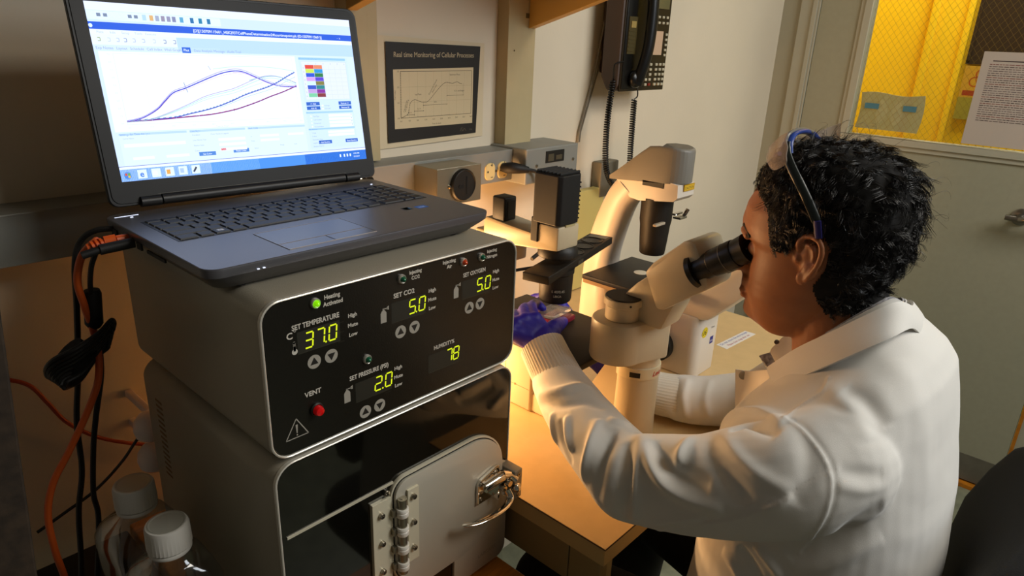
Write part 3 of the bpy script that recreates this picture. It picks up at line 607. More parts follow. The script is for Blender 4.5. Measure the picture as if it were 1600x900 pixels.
b = MB(); 
for a, c in (((.3477, .6427), (.4588, .6433)), ((.3477, .6205), (.4588, .6212)), ((.3477, .6205), (.3482, .6957)), ((.4583, .6205), (.4588, .6957)), ((.3477, .6952), (.4588, .6957))): b.box((a[0], a[1], DZ-.0001), (c[0], c[1], DZ+.0006))
b.build('touchpad_edge', mat('bright_edge', '9a8f86', .3, .7), lp, smooth=0)
b = MB()
for x in (.304, .310): b.box((x, .6055, -.2235), (x+.0022, .6075, -.2227))
b.build('status_light', mat('led_white', 'dfe8ff', .3, emit=1.0), lp, smooth=0)
b = MB(); b.box((.2535, .70, -.2300), (.2555, .745, -.2265)); b.box((.2535, .76, -.231), (.2555, .772, -.2235)); b.box((.2535, .83, -.231), (.2555, .845, -.2235)); b.build('side_port', RUBBER, lp, smooth=0)
b = MB(); b.box((.262, .855, DZ), (.288, .8562, DZ+.0004)); b.box((.276, .846, DZ), (.279, .8475, DZ+.0008)); b.box((.606, .832, DZ), (.609, .8335, DZ+.0008)); b.build('button_strip', mat('led_white', 'dfe8ff'), lp, smooth=0)
# lid: bezel, screen, hinges
th = math.radians(9.3); LU = V(0, math.sin(th), math.cos(th)); LN = V(0, -math.cos(th), math.sin(th)); HO = V(.4495, .8615, -.2085)
LX = V(1, 0, -.018).normalized()
def L(u, v, d=0.): return HO+LX*u+LU*v+LN*d
b = MB(); W2, H2 = .3755, .2425
rr_ = lambda i, d: [L(p[0], H2/2+p[1], d) for p in rrect(W2-2*i, H2-2*i, (.014, .014, .010, .010), 8)]
b.loft([rr_(.002, -.0075), rr_(0, -.006), rr_(0, -.001), rr_(.0008, 0)]); lid = b.build('lid', LBK, lp, smooth=30)
b = MB(); sx0, sx1, sz0, sz1 = -.1705, .1740, .0285, .2265
pts = lambda i, d: [L(a, c, d) for a, c in ((sx0-.0*i, sz0), (sx1, sz0), (sx1, sz1), (sx0, sz1))]
b.loft([rr_(.003, 0), rr_(.0035, .0012), ], cap=True); 
b.build('bezel', mat('bezel_black', '100f0d', .5), lid, smooth=30)
for s in (-.1435, .1435): MB().cyl(L(s-.0115, .0035, .001), L(s+.0115, .0035, .001), .0062, 20).build('hinge', LBK, lp)
b = MB(); b.tube([L(-.130, .004, 0), L(.130, .004, 0)], .0066, 14); b.build('hinge_cover', LBK, lp)
b = MB(); b.box((-.134, .0105, .0012), (.134, .0112, .0017), M=Matrix((( LX.x, LU.x, LN.x, HO.x), (LX.y, LU.y, LN.y, HO.y), (LX.z, LU.z, LN.z, HO.z), (0, 0, 0, 1)))); b.build('lid_crease', mat('dim_crease', '4a463e', .4), lid, smooth=0)
# the picture on the screen (units: fractions of width and height, y up)
SW, SH = sx1-sx0, sz1-sz0
class Scr(Flat):
    def put(s, pts, faces, col): super().put([(x*SW, y*SH) for x, y in pts], faces, col)
f = Scr(L(sx0, sz0, .00135), LX, LU, .00003); R_ = f.rect; TW = SH/SW
def ST(x, y, s, sz, col, align='l', bold=0.):
    vs, fs = text2d(s, 1., 0., bold); 
    if not vs: return
    xs = [p[0] for p in vs]; of = {'l': -min(xs), 'c': -(max(xs)+min(xs))/2, 'r': -max(xs)}[align]
    f.put([(x+(p[0]+of)*sz*TW, y+p[1]*sz) for p in vs], fs, col)
def SLn(pts, wd, col, dash=0):
    for i in range(len(pts)-1):
        if dash and i % 2: continue
        (x0, y0_), (x1, y1_) = pts[i], pts[i+1]; dx, dy = (x1-x0)/TW, y1_-y0_; d = math.hypot(dx, dy) or 1e-9; nx, ny = -dy/d*wd*.72*TW, dx/d*wd*.72
        f.put([(x0+nx, y0_+ny), (x0-nx, y0_-ny), (x1-nx, y1_-ny), (x1+nx, y1_+ny)], [(0, 1, 2, 3)], col)
R_(0, 0, 1, 1, 'dfeaf7'); f.up()
R_(0, .955, 1, 1, 'f2f2fb'); R_(0, .895, 1, .955, 'd8e6f4'); R_(0, .905, .44, .952, 'f0f5fb'); R_(0, .853, 1, .893, '1159c8'); R_(0, .826, 1, .853, 'f4f7fb'); R_(0, .770, .27, .826, 'f1f5fa'); R_(.27, .745, 1, .826, 'c3dbf0')
R_(0, .738, .42, .770, 'dce9f6'); R_(.012, .285, .72, .735, 'fdfdfe'); R_(0, .07, 1, .085, 'f4f5f8'); R_(.0, .085, 1, .0875, '1c2f8c'); R_(0, 0, 1, .07, '4690dc'); R_(.0, 0, .31, .07, 'd9e8f8'); R_(.70, 0, 1, .07, '1d63bd')
R_(.31, 0, .5, .07, '8fbdea'); R_(.02, .09, .72, .28, 'e6f0fa'); R_(.735, .105, .965, .735, 'd9e8f6')
f.up()
for i in range(5): R_(.02+i*.008, .06, .026+i*.008, .064, '9fb6cc')
for x in (.03, .05, .125, .144): R_(x, .922, x+.012, .94, '7d8894')
for x, c in ((.170, 'bcd9ee'), (.193, 'e8b26a'), (.212, 'a9adb5'), (.231, '9d8f9a'), (.250, '9a94a5'), (.268, '8a8aa0'), (.294, '5da7bd'), (.330, '156f9a'), (.360, '13809a'), (.390, '13769a')): R_(x, .914, x+.0125, .945, c)
ST(.335, .8625, '[D][150709115601_HEK293TCellPhaseDetermination24hourtimepoint.plt (ID:150709115601)]', .0235, 'ffffff', bold=.012)
ST(.93, .864, '-  x', .02, 'ffffff'); f.disc(.006, .872, .006, 'e6eefc', 14, .011)
for k, (x, s) in enumerate(((.02, 'Plate'), (.06, 'Edit'), (.095, 'Setup'), (.135, 'Tools'), (.17, 'Execute'))): ST(x, .832, s, .019, 'b9bec9')
for k, x in enumerate((.018, .048, .075, .098, .125, .155, .19, .225, .258)): SLn([(x, .79), (x+.008, .79), (x+.008, .808), (x, .808)], .003, ('a6b06e', 'd3d6de', 'c3c7d0', '9aa0b0', 'c3c7d0', 'c3c7d0', 'dde', '8e95a5', '8e95a5')[k] if k != 6 else 'd0d3dd')
for x, s in ((.008, 'Exp Notes'), (.07, 'Layout'), (.112, 'Schedule'), (.165, 'Cell Index'), (.222, 'Well Graph'), (.325, 'Data Analysis'), (.396, 'Message'), (.446, 'Audit Trail')): ST(x, .746, s, .0215, '98a4b4')
R_(.283, .738, .313, .771, '1b62c4'); 
f.up(); ST(.298, .747, 'Plot', .021, 'ffffff', 'c', .01)
# plot area
X = lambda t: .055+.655*t; Y = lambda v: .33+.385*v
SLn([(.055, .325), (.055, .725), (.705, .725), (.705, .325), (.055, .325)], .0016, 'e3e6ea')
for k in range(1, 8): SLn([(X(k/8), .325), (X(k/8), .725)], .0012, 'eef0f3'); 
for k in range(0, 10): ST(.045, .328+.043*k, '%d.0' % k, .013, 'd4d8df', 'r'); ST(X(k/9.1)+.005, .303, '%d.0' % (k*12), .013, 'd4d8df', 'c')
ST(.38, .288, 'Time (in Hour)', .014, 'c6cbd6', 'c')
def curve(pts, wd, col, dash=0, off=0.): SLn([(p.x, p.y+off) for p in spline([(X(a), Y(c), 0) for a, c in pts], 8)], wd, col, dash)
A = [(0, .03), (.08, .08), (.16, .2), (.21, .33), (.26, .45), (.33, .52), (.40, .60), (.47, .68), (.54, .75), (.61, .79), (.67, .78), (.74, .70), (.82, .60), (.90, .54), (1, .53)]
curve([(a, c*1.02+.015) for a, c in A], .0028, 'b7a6e0'); curve([(a-.0, c*.95) for a, c in A[:11]], .0022, 'edc9ae'); curve([(a, c*.93+.035) for a, c in A[9:]], .0026, 'd2a3d8')
curve(A, .0045, '3d33b8', 0)
B = [(0, .03), (.12, .06), (.24, .17), (.33, .27), (.42, .38), (.51, .45), (.6, .51), (.70, .62), (.78, .70), (.85, .72), (.92, .68), (1, .60)]
curve(B, .003, 'bdaed2'); curve([(a, c*.95-.005) for a, c in B], .0025, 'b4e3ba'); curve([(a, c*.86) for a, c in B[:9]], .0022, 'c8e0c9'); curve([(.70, .64), (.78, .69), (.86, .71), (.93, .67), (1, .59)], .003, '8ec6b4')
curve([(.5, .82), (.62, .86), (.74, .87), (.87, .85), (1, .80)], .003, 'cdf0bd')
Cc = [(0, .03), (.12, .05), (.24, .07), (.33, .12), (.42, .17), (.50, .23), (.58, .31), (.66, .40), (.74, .47), (.81, .53), (.88, .61), (.94, .70), (1, .78)]
curve(Cc, .0042, '3a4cb0'); curve([(a, c+.012) for a, c in Cc], .003, '6f9fae', 1); curve([(a, c*.90) for a, c in Cc[5:]], .0022, 'b7cfec'); curve([(a, c*.86-.01) for a, c in Cc[4:]], .002, 'f0e2a8')
Dd = [(0, .03), (.15, .045), (.3, .07), (.45, .10), (.58, .16), (.66, .22), (.74, .29), (.82, .37), (.90, .44), (1, .545)]
curve(Dd, .0050, '8c2a74'); curve([(a, c+.008) for a, c in Dd], .002, 'c23a5c', 1); curve([(a, c+.0) for a, c in Dd[4:]], .0022, '40246a', 1)
SLn([(.365, .665), (.372, .64)], .002, '9aa3b0', 0); SLn([(X(.33)-.004, Y(.53)+.03), (X(.33)+.004, Y(.53)-.03)], .003, '9aa3b0', 0); SLn([(X(.58), Y(.33)), (X(.58), Y(.29))], .003, '3a4cb0'); SLn([(X(.58), Y(.18)), (X(.58), Y(.14))], .003, '8c2a74')
# plate map and controls on the right
R_(.735, .715, .955, .730, '9cc9e0'); ST(.74, .717, 'Choose Wells to Curve', .014, '2c5d94')
R_(.745, .445, .955, .705, 'ecebf2'); SLn([(.745, .445), (.955, .445), (.955, .705), (.745, .705), (.745, .445)], .0015, 'c4cedb')
f.up()
cl = ['e8412a', 'f08a5a', 'd4e64a', '1797c8', '1550c4', '197a3c', 'dc9ee0', '5a3cc0', 'd9f1f2', '847a30', '2b53b8', '14847e', 'c9a2cc', '8a1f92', '7fd096', '8a2730']
for k in range(16):
    x, y = .760+(k % 2)*.040, .655-(k//2)*.0275; R_(x, y, x+.039, y+.0262, cl[k])
for k in range(6): ST(.778+.034*k, .687, str(k+1), .012, '7a8698', 'c')
for k in range(8): ST(.752, .657-.0275*k, 'ABCDEFGH'[k], .013, '8a94a4', 'c')
for k in range(3, 7): SLn([(.842+.028*(k-3), .45), (.842+.028*(k-3), .68)], .0009, 'd5dae3')
for k in range(1, 8): SLn([(.842, .45+.029*k), (.954, .45+.029*k)], .0009, 'd5dae3')
for x, y, s in ((.742, .405, '<< Add'), (.742, .375, 'Add All'), (.895, .405, 'Remove >>'), (.895, .375, 'Remove All'), (.775, .135, 'Add Baseline'), (.905, .135, 'Reset Baseline'), (.275, .115, 'Set Color'), (.405, .120, 'Reset Color')): R_(x, y, x+.062, y+.024, '1c5fb4' if y > .13 else '4f86c4'); 
f.up()
for x, y, s in ((.742, .405, '<< Add'), (.742, .375, 'Add All'), (.895, .405, 'Remove >>'), (.895, .375, 'Remove All'), (.775, .135, 'Add Baseline'), (.905, .135, 'Reset Baseline'), (.275, .115, 'Set Color'), (.405, .120, 'Reset Color')): ST(x+.031, y+.006, s, .0145, 'ffffff', 'c', .008)
R_(.735, .350, .96, .362, 'a9cfe4'); R_(.735, .235, .96, .246, 'a9cfe4'); ST(.738, .351, 'Curve Option', .012, '2c5d94'); ST(.738, .236, 'Plot Selection', .012, '2c5d94')
for k, s in enumerate(('Cell Type', 'Cell Number', 'Compound', 'Concentration')): R_(.838, .322-.024*k, .955, .341-.024*k, 'fbfcfe'); ST(.765, .325-.024*k, s, .0125, '93a3b8'); SLn([(.948, .335-.024*k), (.952, .335-.024*k)], .004, '5a6c88'); f.disc(.755, .331-.024*k, .003, 'ffffff', 8, .006)
for k, s in enumerate(('Y Axis', 'X Axis', 'Normalize Time', 'Log10 of Time', 'Baseline Well ID')):
    if k < 2: R_(.825, .207-.022*k, .955, .225-.022*k, 'fbfcfe')
    ST(.748, .21-.0235*k, s, .0125, '93a3b8')
ST(.825, .398, 'Average', .0125, '93a3b8'); ST(.825, .377, 'STD DEV', .0125, '93a3b8'); R_(.812, .397, .820, .408, 'ffffff'); R_(.812, .376, .820, .387, 'ffffff')
for x0, x1, s in ((.02, .245, 'Settings for Data Analysis'), (.255, .465, 'Line Style'), (.475, .72, 'Axis Scale')): R_(x0, .263, x1, .276, 'c1d9ea'); ST(x0+.003, .264, s, .0165, '41699c', 'l', .006)
ST(.03, .242, 'Curve Name', .012, 'a6b3c4'); R_(.03, .195, .235, .215, 'fafcfe'); ST(.262, .242, 'Condition', .0125, 'a6b3c4'); ST(.33, .242, 'Color Name in Legend', .0125, 'a6b3c4'); ST(.262, .21, 'Line Marker Size', .0125, 'a6b3c4'); ST(.262, .177, 'Marker Style', .0125, 'a6b3c4'); ST(.262, .145, 'Color', .0125, 'a6b3c4')
for a, c, d, e in ((.355, .20, .46, .218), (.355, .168, .46, .186), (.355, .137, .46, .155), (.52, .21, .60, .226), (.52, .18, .60, .196), (.64, .21, .71, .226), (.05, .12, .12, .137), (.16, .12, .24, .137)): R_(a, c, d, e, 'fafcfe')
R_(.358, .140, .378, .153, 'e8452a'); 
for x, y, s in ((.482, .212, 'X'), (.482, .183, 'From'), (.49, .135, 'Select'), (.60, .145, 'Range'), (.66, .145, 'Auto')): ST(x, y, s, .012, 'a6b3c4')
ST(.935, .044, '10:40 AM', .014, 'ffffff', 'l', .01); ST(.935, .022, '9/22/2014', .013, 'ffffff', 'l', .01)
for x in (.865, .885, .900, .915): R_(x, .03, x+.007, .05, 'eef4fc')
for k, c in enumerate(('b8452a', '3d7ac8', 'f0d38a', 'f2c070', 'c7dbf2', '8a9aa8')):
    x = .022+.046*k; 
    if k == 0: f.disc(x, .034, .012, '5a8fc8', 16, .022)
    else: R_(x-.014, .01, x+.016, .062, 'eaf3fc')
f.up(); R_(.014, .034, .021, .047, 'e0522a'); R_(.023, .034, .030, .047, '6fb03a'); R_(.014, .021, .021, .032, '3b7fd0'); R_(.023, .021, .030, .032, 'f0c02a')
ST(.068, .020, 'e', .05, '2f76c8', 'c', .02); R_(.103, .022, .120, .050, 'f4efe2'); R_(.150, .022, .163, .050, 'f0a848'); R_(.197, .022, .210, .050, 'b5c8d8'); SLn([(.244, .022), (.256, .05)], .008, '3a3f46')
f.build('screen', lid, attr_mat('lit_screen', 1.18, tint=(.86, .96, 1.22)), label='bright laptop screen with plotted curves')

# ---------------------------------------------------------------- cables on the left
ORC = mat('orange_cable', 'c65418', .45); BKC = mat('black_cable', '100e0c', .5)
oc = root('network_cable', (.2, .85, -.5), 'thick orange network cable hanging from the side of the laptop', 'cable')
b = MB(); b.tube([(.2555, .800, -.2265), (.243, .800, -.2265)], .0058, 12, flat=.8); b.tube([(.243, .800, -.2265), (.232, .802, -.2275)], .0075, 12, flat=.75)
for k in range(3): b.tube([(.230-.0045*k, .802, -.2275-.0008*k), (.2275-.0045*k, .802, -.228-.0008*k)], .0066, 12)
b.tube([(.232, .802, -.2275), (.215, .804, -.2305)], .0048, 12); b.build('connector', mat('orange_boot', 'd0561a', .4), oc)
b = MB(); b.tube(spline([(.218, .803, -.230), at_y(150, 376, .81), at_y(128, 400, .82), at_y(121, 440, .83), at_y(132, 478, .83), at_y(151, 535, .835), at_y(154, 590, .835), at_y(138, 640, .84), at_y(108, 705, .84), at_y(83, 755, .84), at_y(75, 805, .84), at_y(86, 860, .84), at_y(102, 905, .85), at_y(112, 950, .86)], 8), .0040, 12); b.build('cord', ORC, oc)
pc = root('power_cable', (.22, .84, -.5), 'black laptop power cable with a velcro-tied bundle hanging at the left of the cabinets', 'cable')
b = MB(); b.tube([(.2555, .785, -.2275), (.222, .788, -.2300)], .0058, 12, flat=1.0); b.tube([(.222, .788, -.2300), (.205, .790, -.2335)], .0042, 12); b.build('connector', RUBBER, pc)
b = MB(); b.tube(spline([(.207, .790, -.2335), at_y(150, 390, .80), at_y(143, 415, .81), at_y(141, 440, .82), at_y(142, 460, .83)], 8), .0028, 10); b.tube(spline([at_y(152, 520, .85), at_y(158, 580, .86), at_y(150, 650, .87), at_y(146, 700, .88), at_y(146, 770, .88), at_y(154, 810, .88), at_y(152, 905, .88), at_y(152, 960, .88)], 8), .0034, 10)
b.tube(spline([at_y(196, 357, .84), at_y(150, 360, .85), at_y(124, 380, .86), at_y(117, 420, .86), at_y(120, 480, .87), at_y(122, 580, .88), at_y(120, 660, .88), at_y(128, 735, .88), at_y(123, 800, .88), at_y(127, 880, .88), at_y(126, 960, .88)], 8), .0034, 10); b.build('cord', BKC, pc)
b = MB(); b.tube([at_y(143, 453, .835), at_y(144, 458, .835), at_y(147, 505, .835), at_y(148, 512, .835)], [.008, .0095, .0095, .006], 14); b.build('ferrite_core', RUBBER, pc)
b = MB(); random.seed(2)
for k in range(8):
    a = [at_y(172-k*1.5+random.uniform(-3, 3), 500+k*5, .825+.003*k), at_y(155+k*1, 520+k*3, .81+.004*k), at_y(118+k*2, 545+k*5, .80+.005*k), at_y(84+k*3, 562+k*5, .81+.003*k), at_y(72+k*4, 578+k*4, .825), at_y(80+k*4, 590+k*2, .84), at_y(112+k*2, 572+k*3, .85), at_y(150, 538+k*3, .85), at_y(176-k, 514+k*4, .84)]
    b.tube(spline(a, 5, True)+[V(spline(a, 5, True)[0])], .0027, 8, cap=False)
b.build('cord_bundle', BKC, pc)
b = MB(); b.tube([at_y(106, 548, .828), at_y(132, 565, .828)], [.018, .018], 12, flat=.75, up=(0, 0, 1)); b.build('velcro_tie', mat('velcro', '0a0908', .9, bump=.5), pc)
wc = root('wall_cable', (.2, 1.06, -.6), 'thin orange cable drooping across the wall at the far left', 'cable')
b = MB(); b.tube(spline([at_y(-60, 588, 1.06), at_y(0, 592, 1.06), at_y(45, 602, 1.06), at_y(75, 630, 1.06), at_y(105, 660, 1.06), at_y(150, 682, 1.06), at_y(200, 692, 1.06), at_y(250, 695, 1.06), at_y(300, 690, 1.06)], 8), .0030, 10); b.build('cord', mat('dull_orange_cable', 'a83c14', .5), wc)
b = MB(); b.tube(spline([at_y(58, 832, .98), at_y(100, 802, .98), at_y(150, 765, .98), at_y(190, 722, .98), at_y(218, 682, .98), at_y(240, 665, .98)], 8), .0022, 8); tag(b.build('tubing', mat('dark_tubing', '2a2622', .25)), 'thin dark tubing running diagonally up to the white knobs', 'tubing')
for i, (x, y, z) in enumerate(((.295, .955, -.550), (.2935, .955, -.601))):
    b = MB(); b.lathe((x, y, z-.022), [(0, 0), (.012, .001), (.021, .008), (.0235, .018), (.022, .030), (.015, .040), (.005, .044), (0, .0445)], 32); b.box((x+.008, y, z-.006), (x+.018, YW-.0005, z+.006), bev=.002)
    tag(b.build('rubber_bulb', mat('pinkish_plastic', 'ead6cc', .5)), ('upper' if i == 0 else 'lower')+' of two rounded pale pink rubber bulbs showing behind the lower cabinet', 'bulb')

# clear square bottles with white screw caps
CLR = bpy.data.materials.new('clear_plastic'); CLR.use_nodes = True; nt = CLR.node_tree; N = nt.nodes; N.remove(N['Principled BSDF'])
tr = N.new('ShaderNodeBsdfTransparent'); tr.inputs[0].default_value = (.90, .91, .88, 1); gs = N.new('ShaderNodeBsdfGlossy'); gs.inputs['Roughness'].default_value = .07; mx = N.new('ShaderNodeMixShader'); lw = N.new('ShaderNodeLayerWeight'); lw.inputs[0].default_value = .32
mr_ = N.new('ShaderNodeMapRange'); mr_.inputs[3].default_value = .05; mr_.inputs[4].default_value = .75; nt.links.new(lw.outputs['Facing'], mr_.inputs[0]); nt.links.new(mr_.outputs[0], mx.inputs[0])
nt.links.new(tr.outputs[0], mx.inputs[1]); nt.links.new(gs.outputs[0], mx.inputs[2]); nt.links.new(mx.outputs[0], N['Material Output'].inputs[0])
def bottle(x, y, zt, rz, label):
    r_ = root('media_bottle', (x, y, -.765), label, 'bottle', None); z0 = -.7648; R3 = Matrix.Translation((x, y, 0)) @ Matrix.Rotation(rz, 4, 'Z')
    def sq(h, rad, t):   # t: 0 square .. 1 round
        out = []
        for i in range(48):
            a = 2*math.pi*i/48; c, s = math.cos(a), math.sin(a); p = 2+6*(1-t); k = (abs(c)**p+abs(s)**p)**(-1/p); out.append(R3 @ V(c*rad*k, s*rad*k, h))
        return out
    H = zt-z0; prof = [(z0, .038, 0), (z0+.004, .043, 0), (z0+H*.62, .043, 0), (z0+H*.70, .0425, .1), (z0+H*.76, .038, .5), (z0+H*.81, .030, .9), (z0+H*.845, .0215, 1), (zt, .020, 1)]
    b = MB(); b.loft([sq(*p) for p in prof]); b.build('bottle_body', CLR, r_, smooth=50)
    b = MB(); b.loft([sq(h, rd*.955 if h > z0+.001 else rd*.9, t) for h, rd, t in [(z0+.003, .036, 0), (z0+.006, .0415, 0), (z0+H*.25, .0417, 0)]]); b.build('liquid_rest', CLR, r_, smooth=50) if False else None
    b = MB(); n = 72; rings = []
    for h, rd, k in ((zt-.030, .0215, 1), (zt-.029, .0232, 1), (zt-.004, .0226, 1), (zt-.001, .0215, 0), (zt, .0185, 0), (zt-.0008, .017, 0)):
        rings.append([V(x+(rd+(.0005 if (i % 2 and k) else 0))*math.cos(2*math.pi*i/n), y+(rd+(.0005 if (i % 2 and k) else 0))*math.sin(2*math.pi*i/n), h+.0) for i in range(n)])
    b.loft(rings); b.build('cap', mat('bottle_cap', 'c8c5bd', .5), r_, smooth=25)
    b = MB(); b.lathe((x, y, zt-.036), [(.0222, 0), (.0228, .001), (.0228, .0035), (.022, .005)], 40); b.build('tamper_ring', mat('bottle_cap', 'c8c5bd'), r_)
bottle(.2155, .795, -.5245, .1, 'clear square bottle with white cap, the one farther back beside the lower cabinet')
bottle(.2125, .690, -.5205, .0, 'clear square bottle with white cap, the nearer of two beside the lower cabinet')
# ---------------------------------------------------------------- phone and wall things
PH = mat('phone_plastic', '241d17', .38, bump=.05, bscale=500); PHS = mat('phone_side', '4a3a30', .5); PF = mat('phone_face', '2a2212', .4)
ph = root('wall_phone', (1.57, 1.03, -.1), 'black wall telephone with keypad, handset on its hook and coiled cord', 'telephone')
b = MB(); b.box((1.50, 1.03, -.08), (1.64, YW-.001, .30)); b.prism([(1.040, -.085), (1.040, .33), (.996, .33), (.988, .31), (.988, -.105), (.996, -.118), (1.02, -.118)], (1.458, 0, 0), (0, 1, 0), (0, 0, 1), (.210, 0, 0)); b.build('phone_body', PHS, ph, smooth=0, bevel=.006)
b = MB(); b.box((1.464, .984, -.118), (1.668, .990, .33), bev=.002); b.build('face_panel', PF, ph)
b = MB(); b.box((1.467, .981, -.112), (1.568, .985, .20), bev=.002); b.build('cradle', mat('cradle_black', '0b0a08', .35), ph)
b = MB(); b.box((1.476, .9795, -.03), (1.512, .982, .055)); 
for k in range(6): b.box((1.478, .9785, -.024+.009*k), (1.510, .9798, -.0205+.009*k))
b.build('speaker_grille', mat('grille_olive', '4a4020', .5), ph, smooth=0)
b = MB(); b.box((1.484, .978, .030), (1.504, .9800, .045)); b.build('grille_label', mat('label_tan', 'a08a50', .5), ph, smooth=0)
b = MB(); path = spline([V(1.516, .970, -.100), V(1.518, .962, -.075), V(1.526, .953, -.02), V(1.529, .951, .05), V(1.526, .953, .12), V(1.518, .962, .17), V(1.516, .970, .20)], 6)
b.tube(path, [.013, .014]+[.0125]*(len(path)-4)+[.014, .013], 16, flat=1.35, up=(0, -1, 0)); b.ball((1.514, .972, -.088), (.024, .013, .022)); b.ball((1.514, .972, .19), (.024, .013, .022)); b.build('handset', mat('handset_black', '0e0f10', .3), ph, smooth=60)
b = MB(); b.box((1.599, .9825, -.031), (1.639, .985, .026)); b.build('index_card', mat('index_card', 'c9a98c', .6), ph, smooth=0)
b = MB(); b.box((1.588, .9815, .078), (1.655, .985, .125), bev=.002); b.build('display', mat('display_grey', '6d6848', .25), ph)
KM = mat('phone_key', 'b9b39c', .45)
def pkey(x, z, w_=.009, h=.006, m=None):
    o = MB().box((x-w_/2, .9805, z-h/2), (x+w_/2, .985, z+h/2), bev=.0012).build('key_button', m or KM, ph)
for k in range(4): pkey(1.592+.0195*k, .059); pkey(1.594+.0195*k, .0455)
for k in range(5): pkey(1.6545, .0185-.0125*k)
for r_ in range(5):
    for k in range(5):
        x = (1.576, 1.594, 1.620, 1.6385, 1.6555)[k]-.000*r_; z = -.0545-.0122*r_
        if k == 0 and r_ < 3: continue
        pkey(x, z, .010, .0065, mat('phone_key_red', '8a2f20', .4) if (r_ == 4 and k == 1) else None)
def coil(pts, n, R0, name, parent):
    P = spline(pts, 30); ln = [0]
    for a, c in zip(P, P[1:]): ln.append(ln[-1]+(c-a).length)
    out = []; N_ = n*10
    for i in range(N_+1):
        s = ln[-1]*i/N_; k = max(j for j in range(len(ln)) if ln[j] <= s+1e-9); k = min(k, len(P)-2); t = (s-ln[k])/max(ln[k+1]-ln[k], 1e-9)
        c = P[k].lerp(P[k+1], t); d = (P[k+1]-P[k]).normalized(); u = d.cross(V(0, 1, 0)).normalized(); w_ = d.cross(u); a = 2*math.pi*n*i/N_
        out.append(c+(u*math.cos(a)+w_*math.sin(a))*R0)
    b = MB(); b.tube(out, .0021, 6); return b.build(name, mat('coil_black', '0d0d0c', .35), parent, smooth=80)
cl_ = [at_y(958, 126, 1.0), at_y(952, 165, 1.0), at_y(948, 200, 1.0), at_y(946, 240, 1.0), at_y(948, 268, 1.0), at_y(958, 288, 1.0), at_y(975, 285, 1.0), at_y(983, 262, 1.0), at_y(985, 235, 1.0), at_y(988, 195, 1.0), at_y(991, 156, 1.0)]
coil(cl_, 92, .0062, 'coiled_cord', ph)
b = MB(); b.tube(spline([at_y(991, 155, 1.0), at_y(996, 150, .995), at_y(996, 138, .98), at_y(995, 131, .968)], 6), .0018, 8); b.tube(spline([at_y(958, 126, 1.0), at_y(959, 112, .99), at_y(961, 100, .985), at_y(975, 96, .98)], 6), .0018, 8); b.build('cord_end', mat('coil_black', '0d0d0c'), ph)
wb = MB(); wb.box((1.505, 1.045, -.40), (1.585, YW-.0008, -.305), bev=.004); tag(wb.build('wall_plate', mat('grey_wall_box', '6f6a5c', .5, .3)), 'small grey metal box on the wall behind the coiled phone cord', 'box')
b = MB(); b.tube([at_y(955, -20, YW-.006), at_y(930, 110, YW-.006), at_y(905, 205, YW-.006), at_y(903, 222, YW-.006)], .0028, 10); b.tube([at_y(960, -20, YW-.005), at_y(934, 112, YW-.005), at_y(907, 206, YW-.005), at_y(905, 222, YW-.005)], .0022, 10); tag(b.build('wall_wire', mat('grey_wire', '8a8272', .5)), 'thin grey twin wire running down the wall beside the phone to the raceway', 'wire')
b = MB(); b.prism(rrect(.20, .27, (.012, .012, .004, .004), 5), (1.43, 1.045, -.507), (1, 0, 0), (0, .02, 1), (0, .022, 0)); tag(b.build('plastic_binder', mat('cream_binder', 'c6b56e', .5), smooth=0, bevel=.002), 'pale yellow plastic binder leaning on the wall behind the microscopes', 'binder')
b = MB(); c = [(1.384, .604), (1.380, .576), (1.513, .567), (1.512, .594)]
b.loft([[V(x, y, BZ) for x, y in c], [V(x, y, BZ+.0003) for x, y in c]]); lbt = tag(b.build('bench_label', mat('label_paper', 'd9d6d2', .5), smooth=0), 'white paper strip with lines of blue and red writing taped to the bench', 'label')
f = Flat((1.384, .577, BZ+.0003), (1, -.07, 0), (.07, 1, 0)); f.text(.064, .0165, 'Do not move the microscope', .0105, '3b4a9a', bold=.01, sx=.92); f.text(.064, .0045, 'Please clean stage after use', .0095, 'a0485a', bold=.01, sx=.92); f.build('handwriting', lbt, FL)

# ---------------------------------------------------------------- nearer microscope
CR = CREAM; BM = mat('stage_black', '18140f', .5, bump=.05, bscale=900)
ms = root('inverted_microscope', (.9, .68, BZ), 'cream inverted microscope the person is looking into, black lamp housing above its stage', 'microscope')
b = MB(); b.box((.846, .70, BZ), (.935, .885, -.515), bev=.006); b.box((.850, .53, BZ), (.93, .72, -.605), bev=.006)
b.prism([(.532, BZ), (.532, -.484), (.558, -.484), (.612, -.586), (.70, -.606), (.70, BZ)], (.881, 0, 0), (0, 1, 0), (0, 0, 1), (.042, 0, 0)); base = b.build('stand', CR, ms, smooth=30, bevel=.0)
b = MB(); b.lathe((.846, .74, -.60), [(.0022, 0), (.0022, .0006), (0, .0006)], 12, axis=(-1, 0, 0)); b.box((.8455, .765, -.635), (.8462, .7655, -.53)); b.box((.8455, .705, -.6005), (.8462, .765, -.600)); b.build('panel_screw', mat('seam_line', '7a6a48', .5), base, smooth=0)
b = MB(); cxn, cyn = .9145, .530
b.lathe((cxn, cyn, BZ), [(.0385, 0), (.0385, .02), (.0375, .05), (.0372, .127)], 48); b.build('column', CR, ms)
b = MB(); b.lathe((cxn, cyn, -.518), [(.0365, 0), (.0385, .0007), (.0385, .0195), (.0365, .0205)], 48); col_ = b.build('collar', mat('cream_collar', 'c9bd9c', .4), ms)
b = MB()
def curved(f_txt, z, s, col, a0, cxn=cxn, cyn=cyn, R0=.0388, sh=0.):
    vs, fs = text2d(f_txt, s, sh, .015); out = []
    for x, y in vs: a = a0+x/R0; out.append(V(cxn+R0*math.cos(a), cyn+R0*math.sin(a), z+y))
    b = MB(); b.add(out, fs); return b
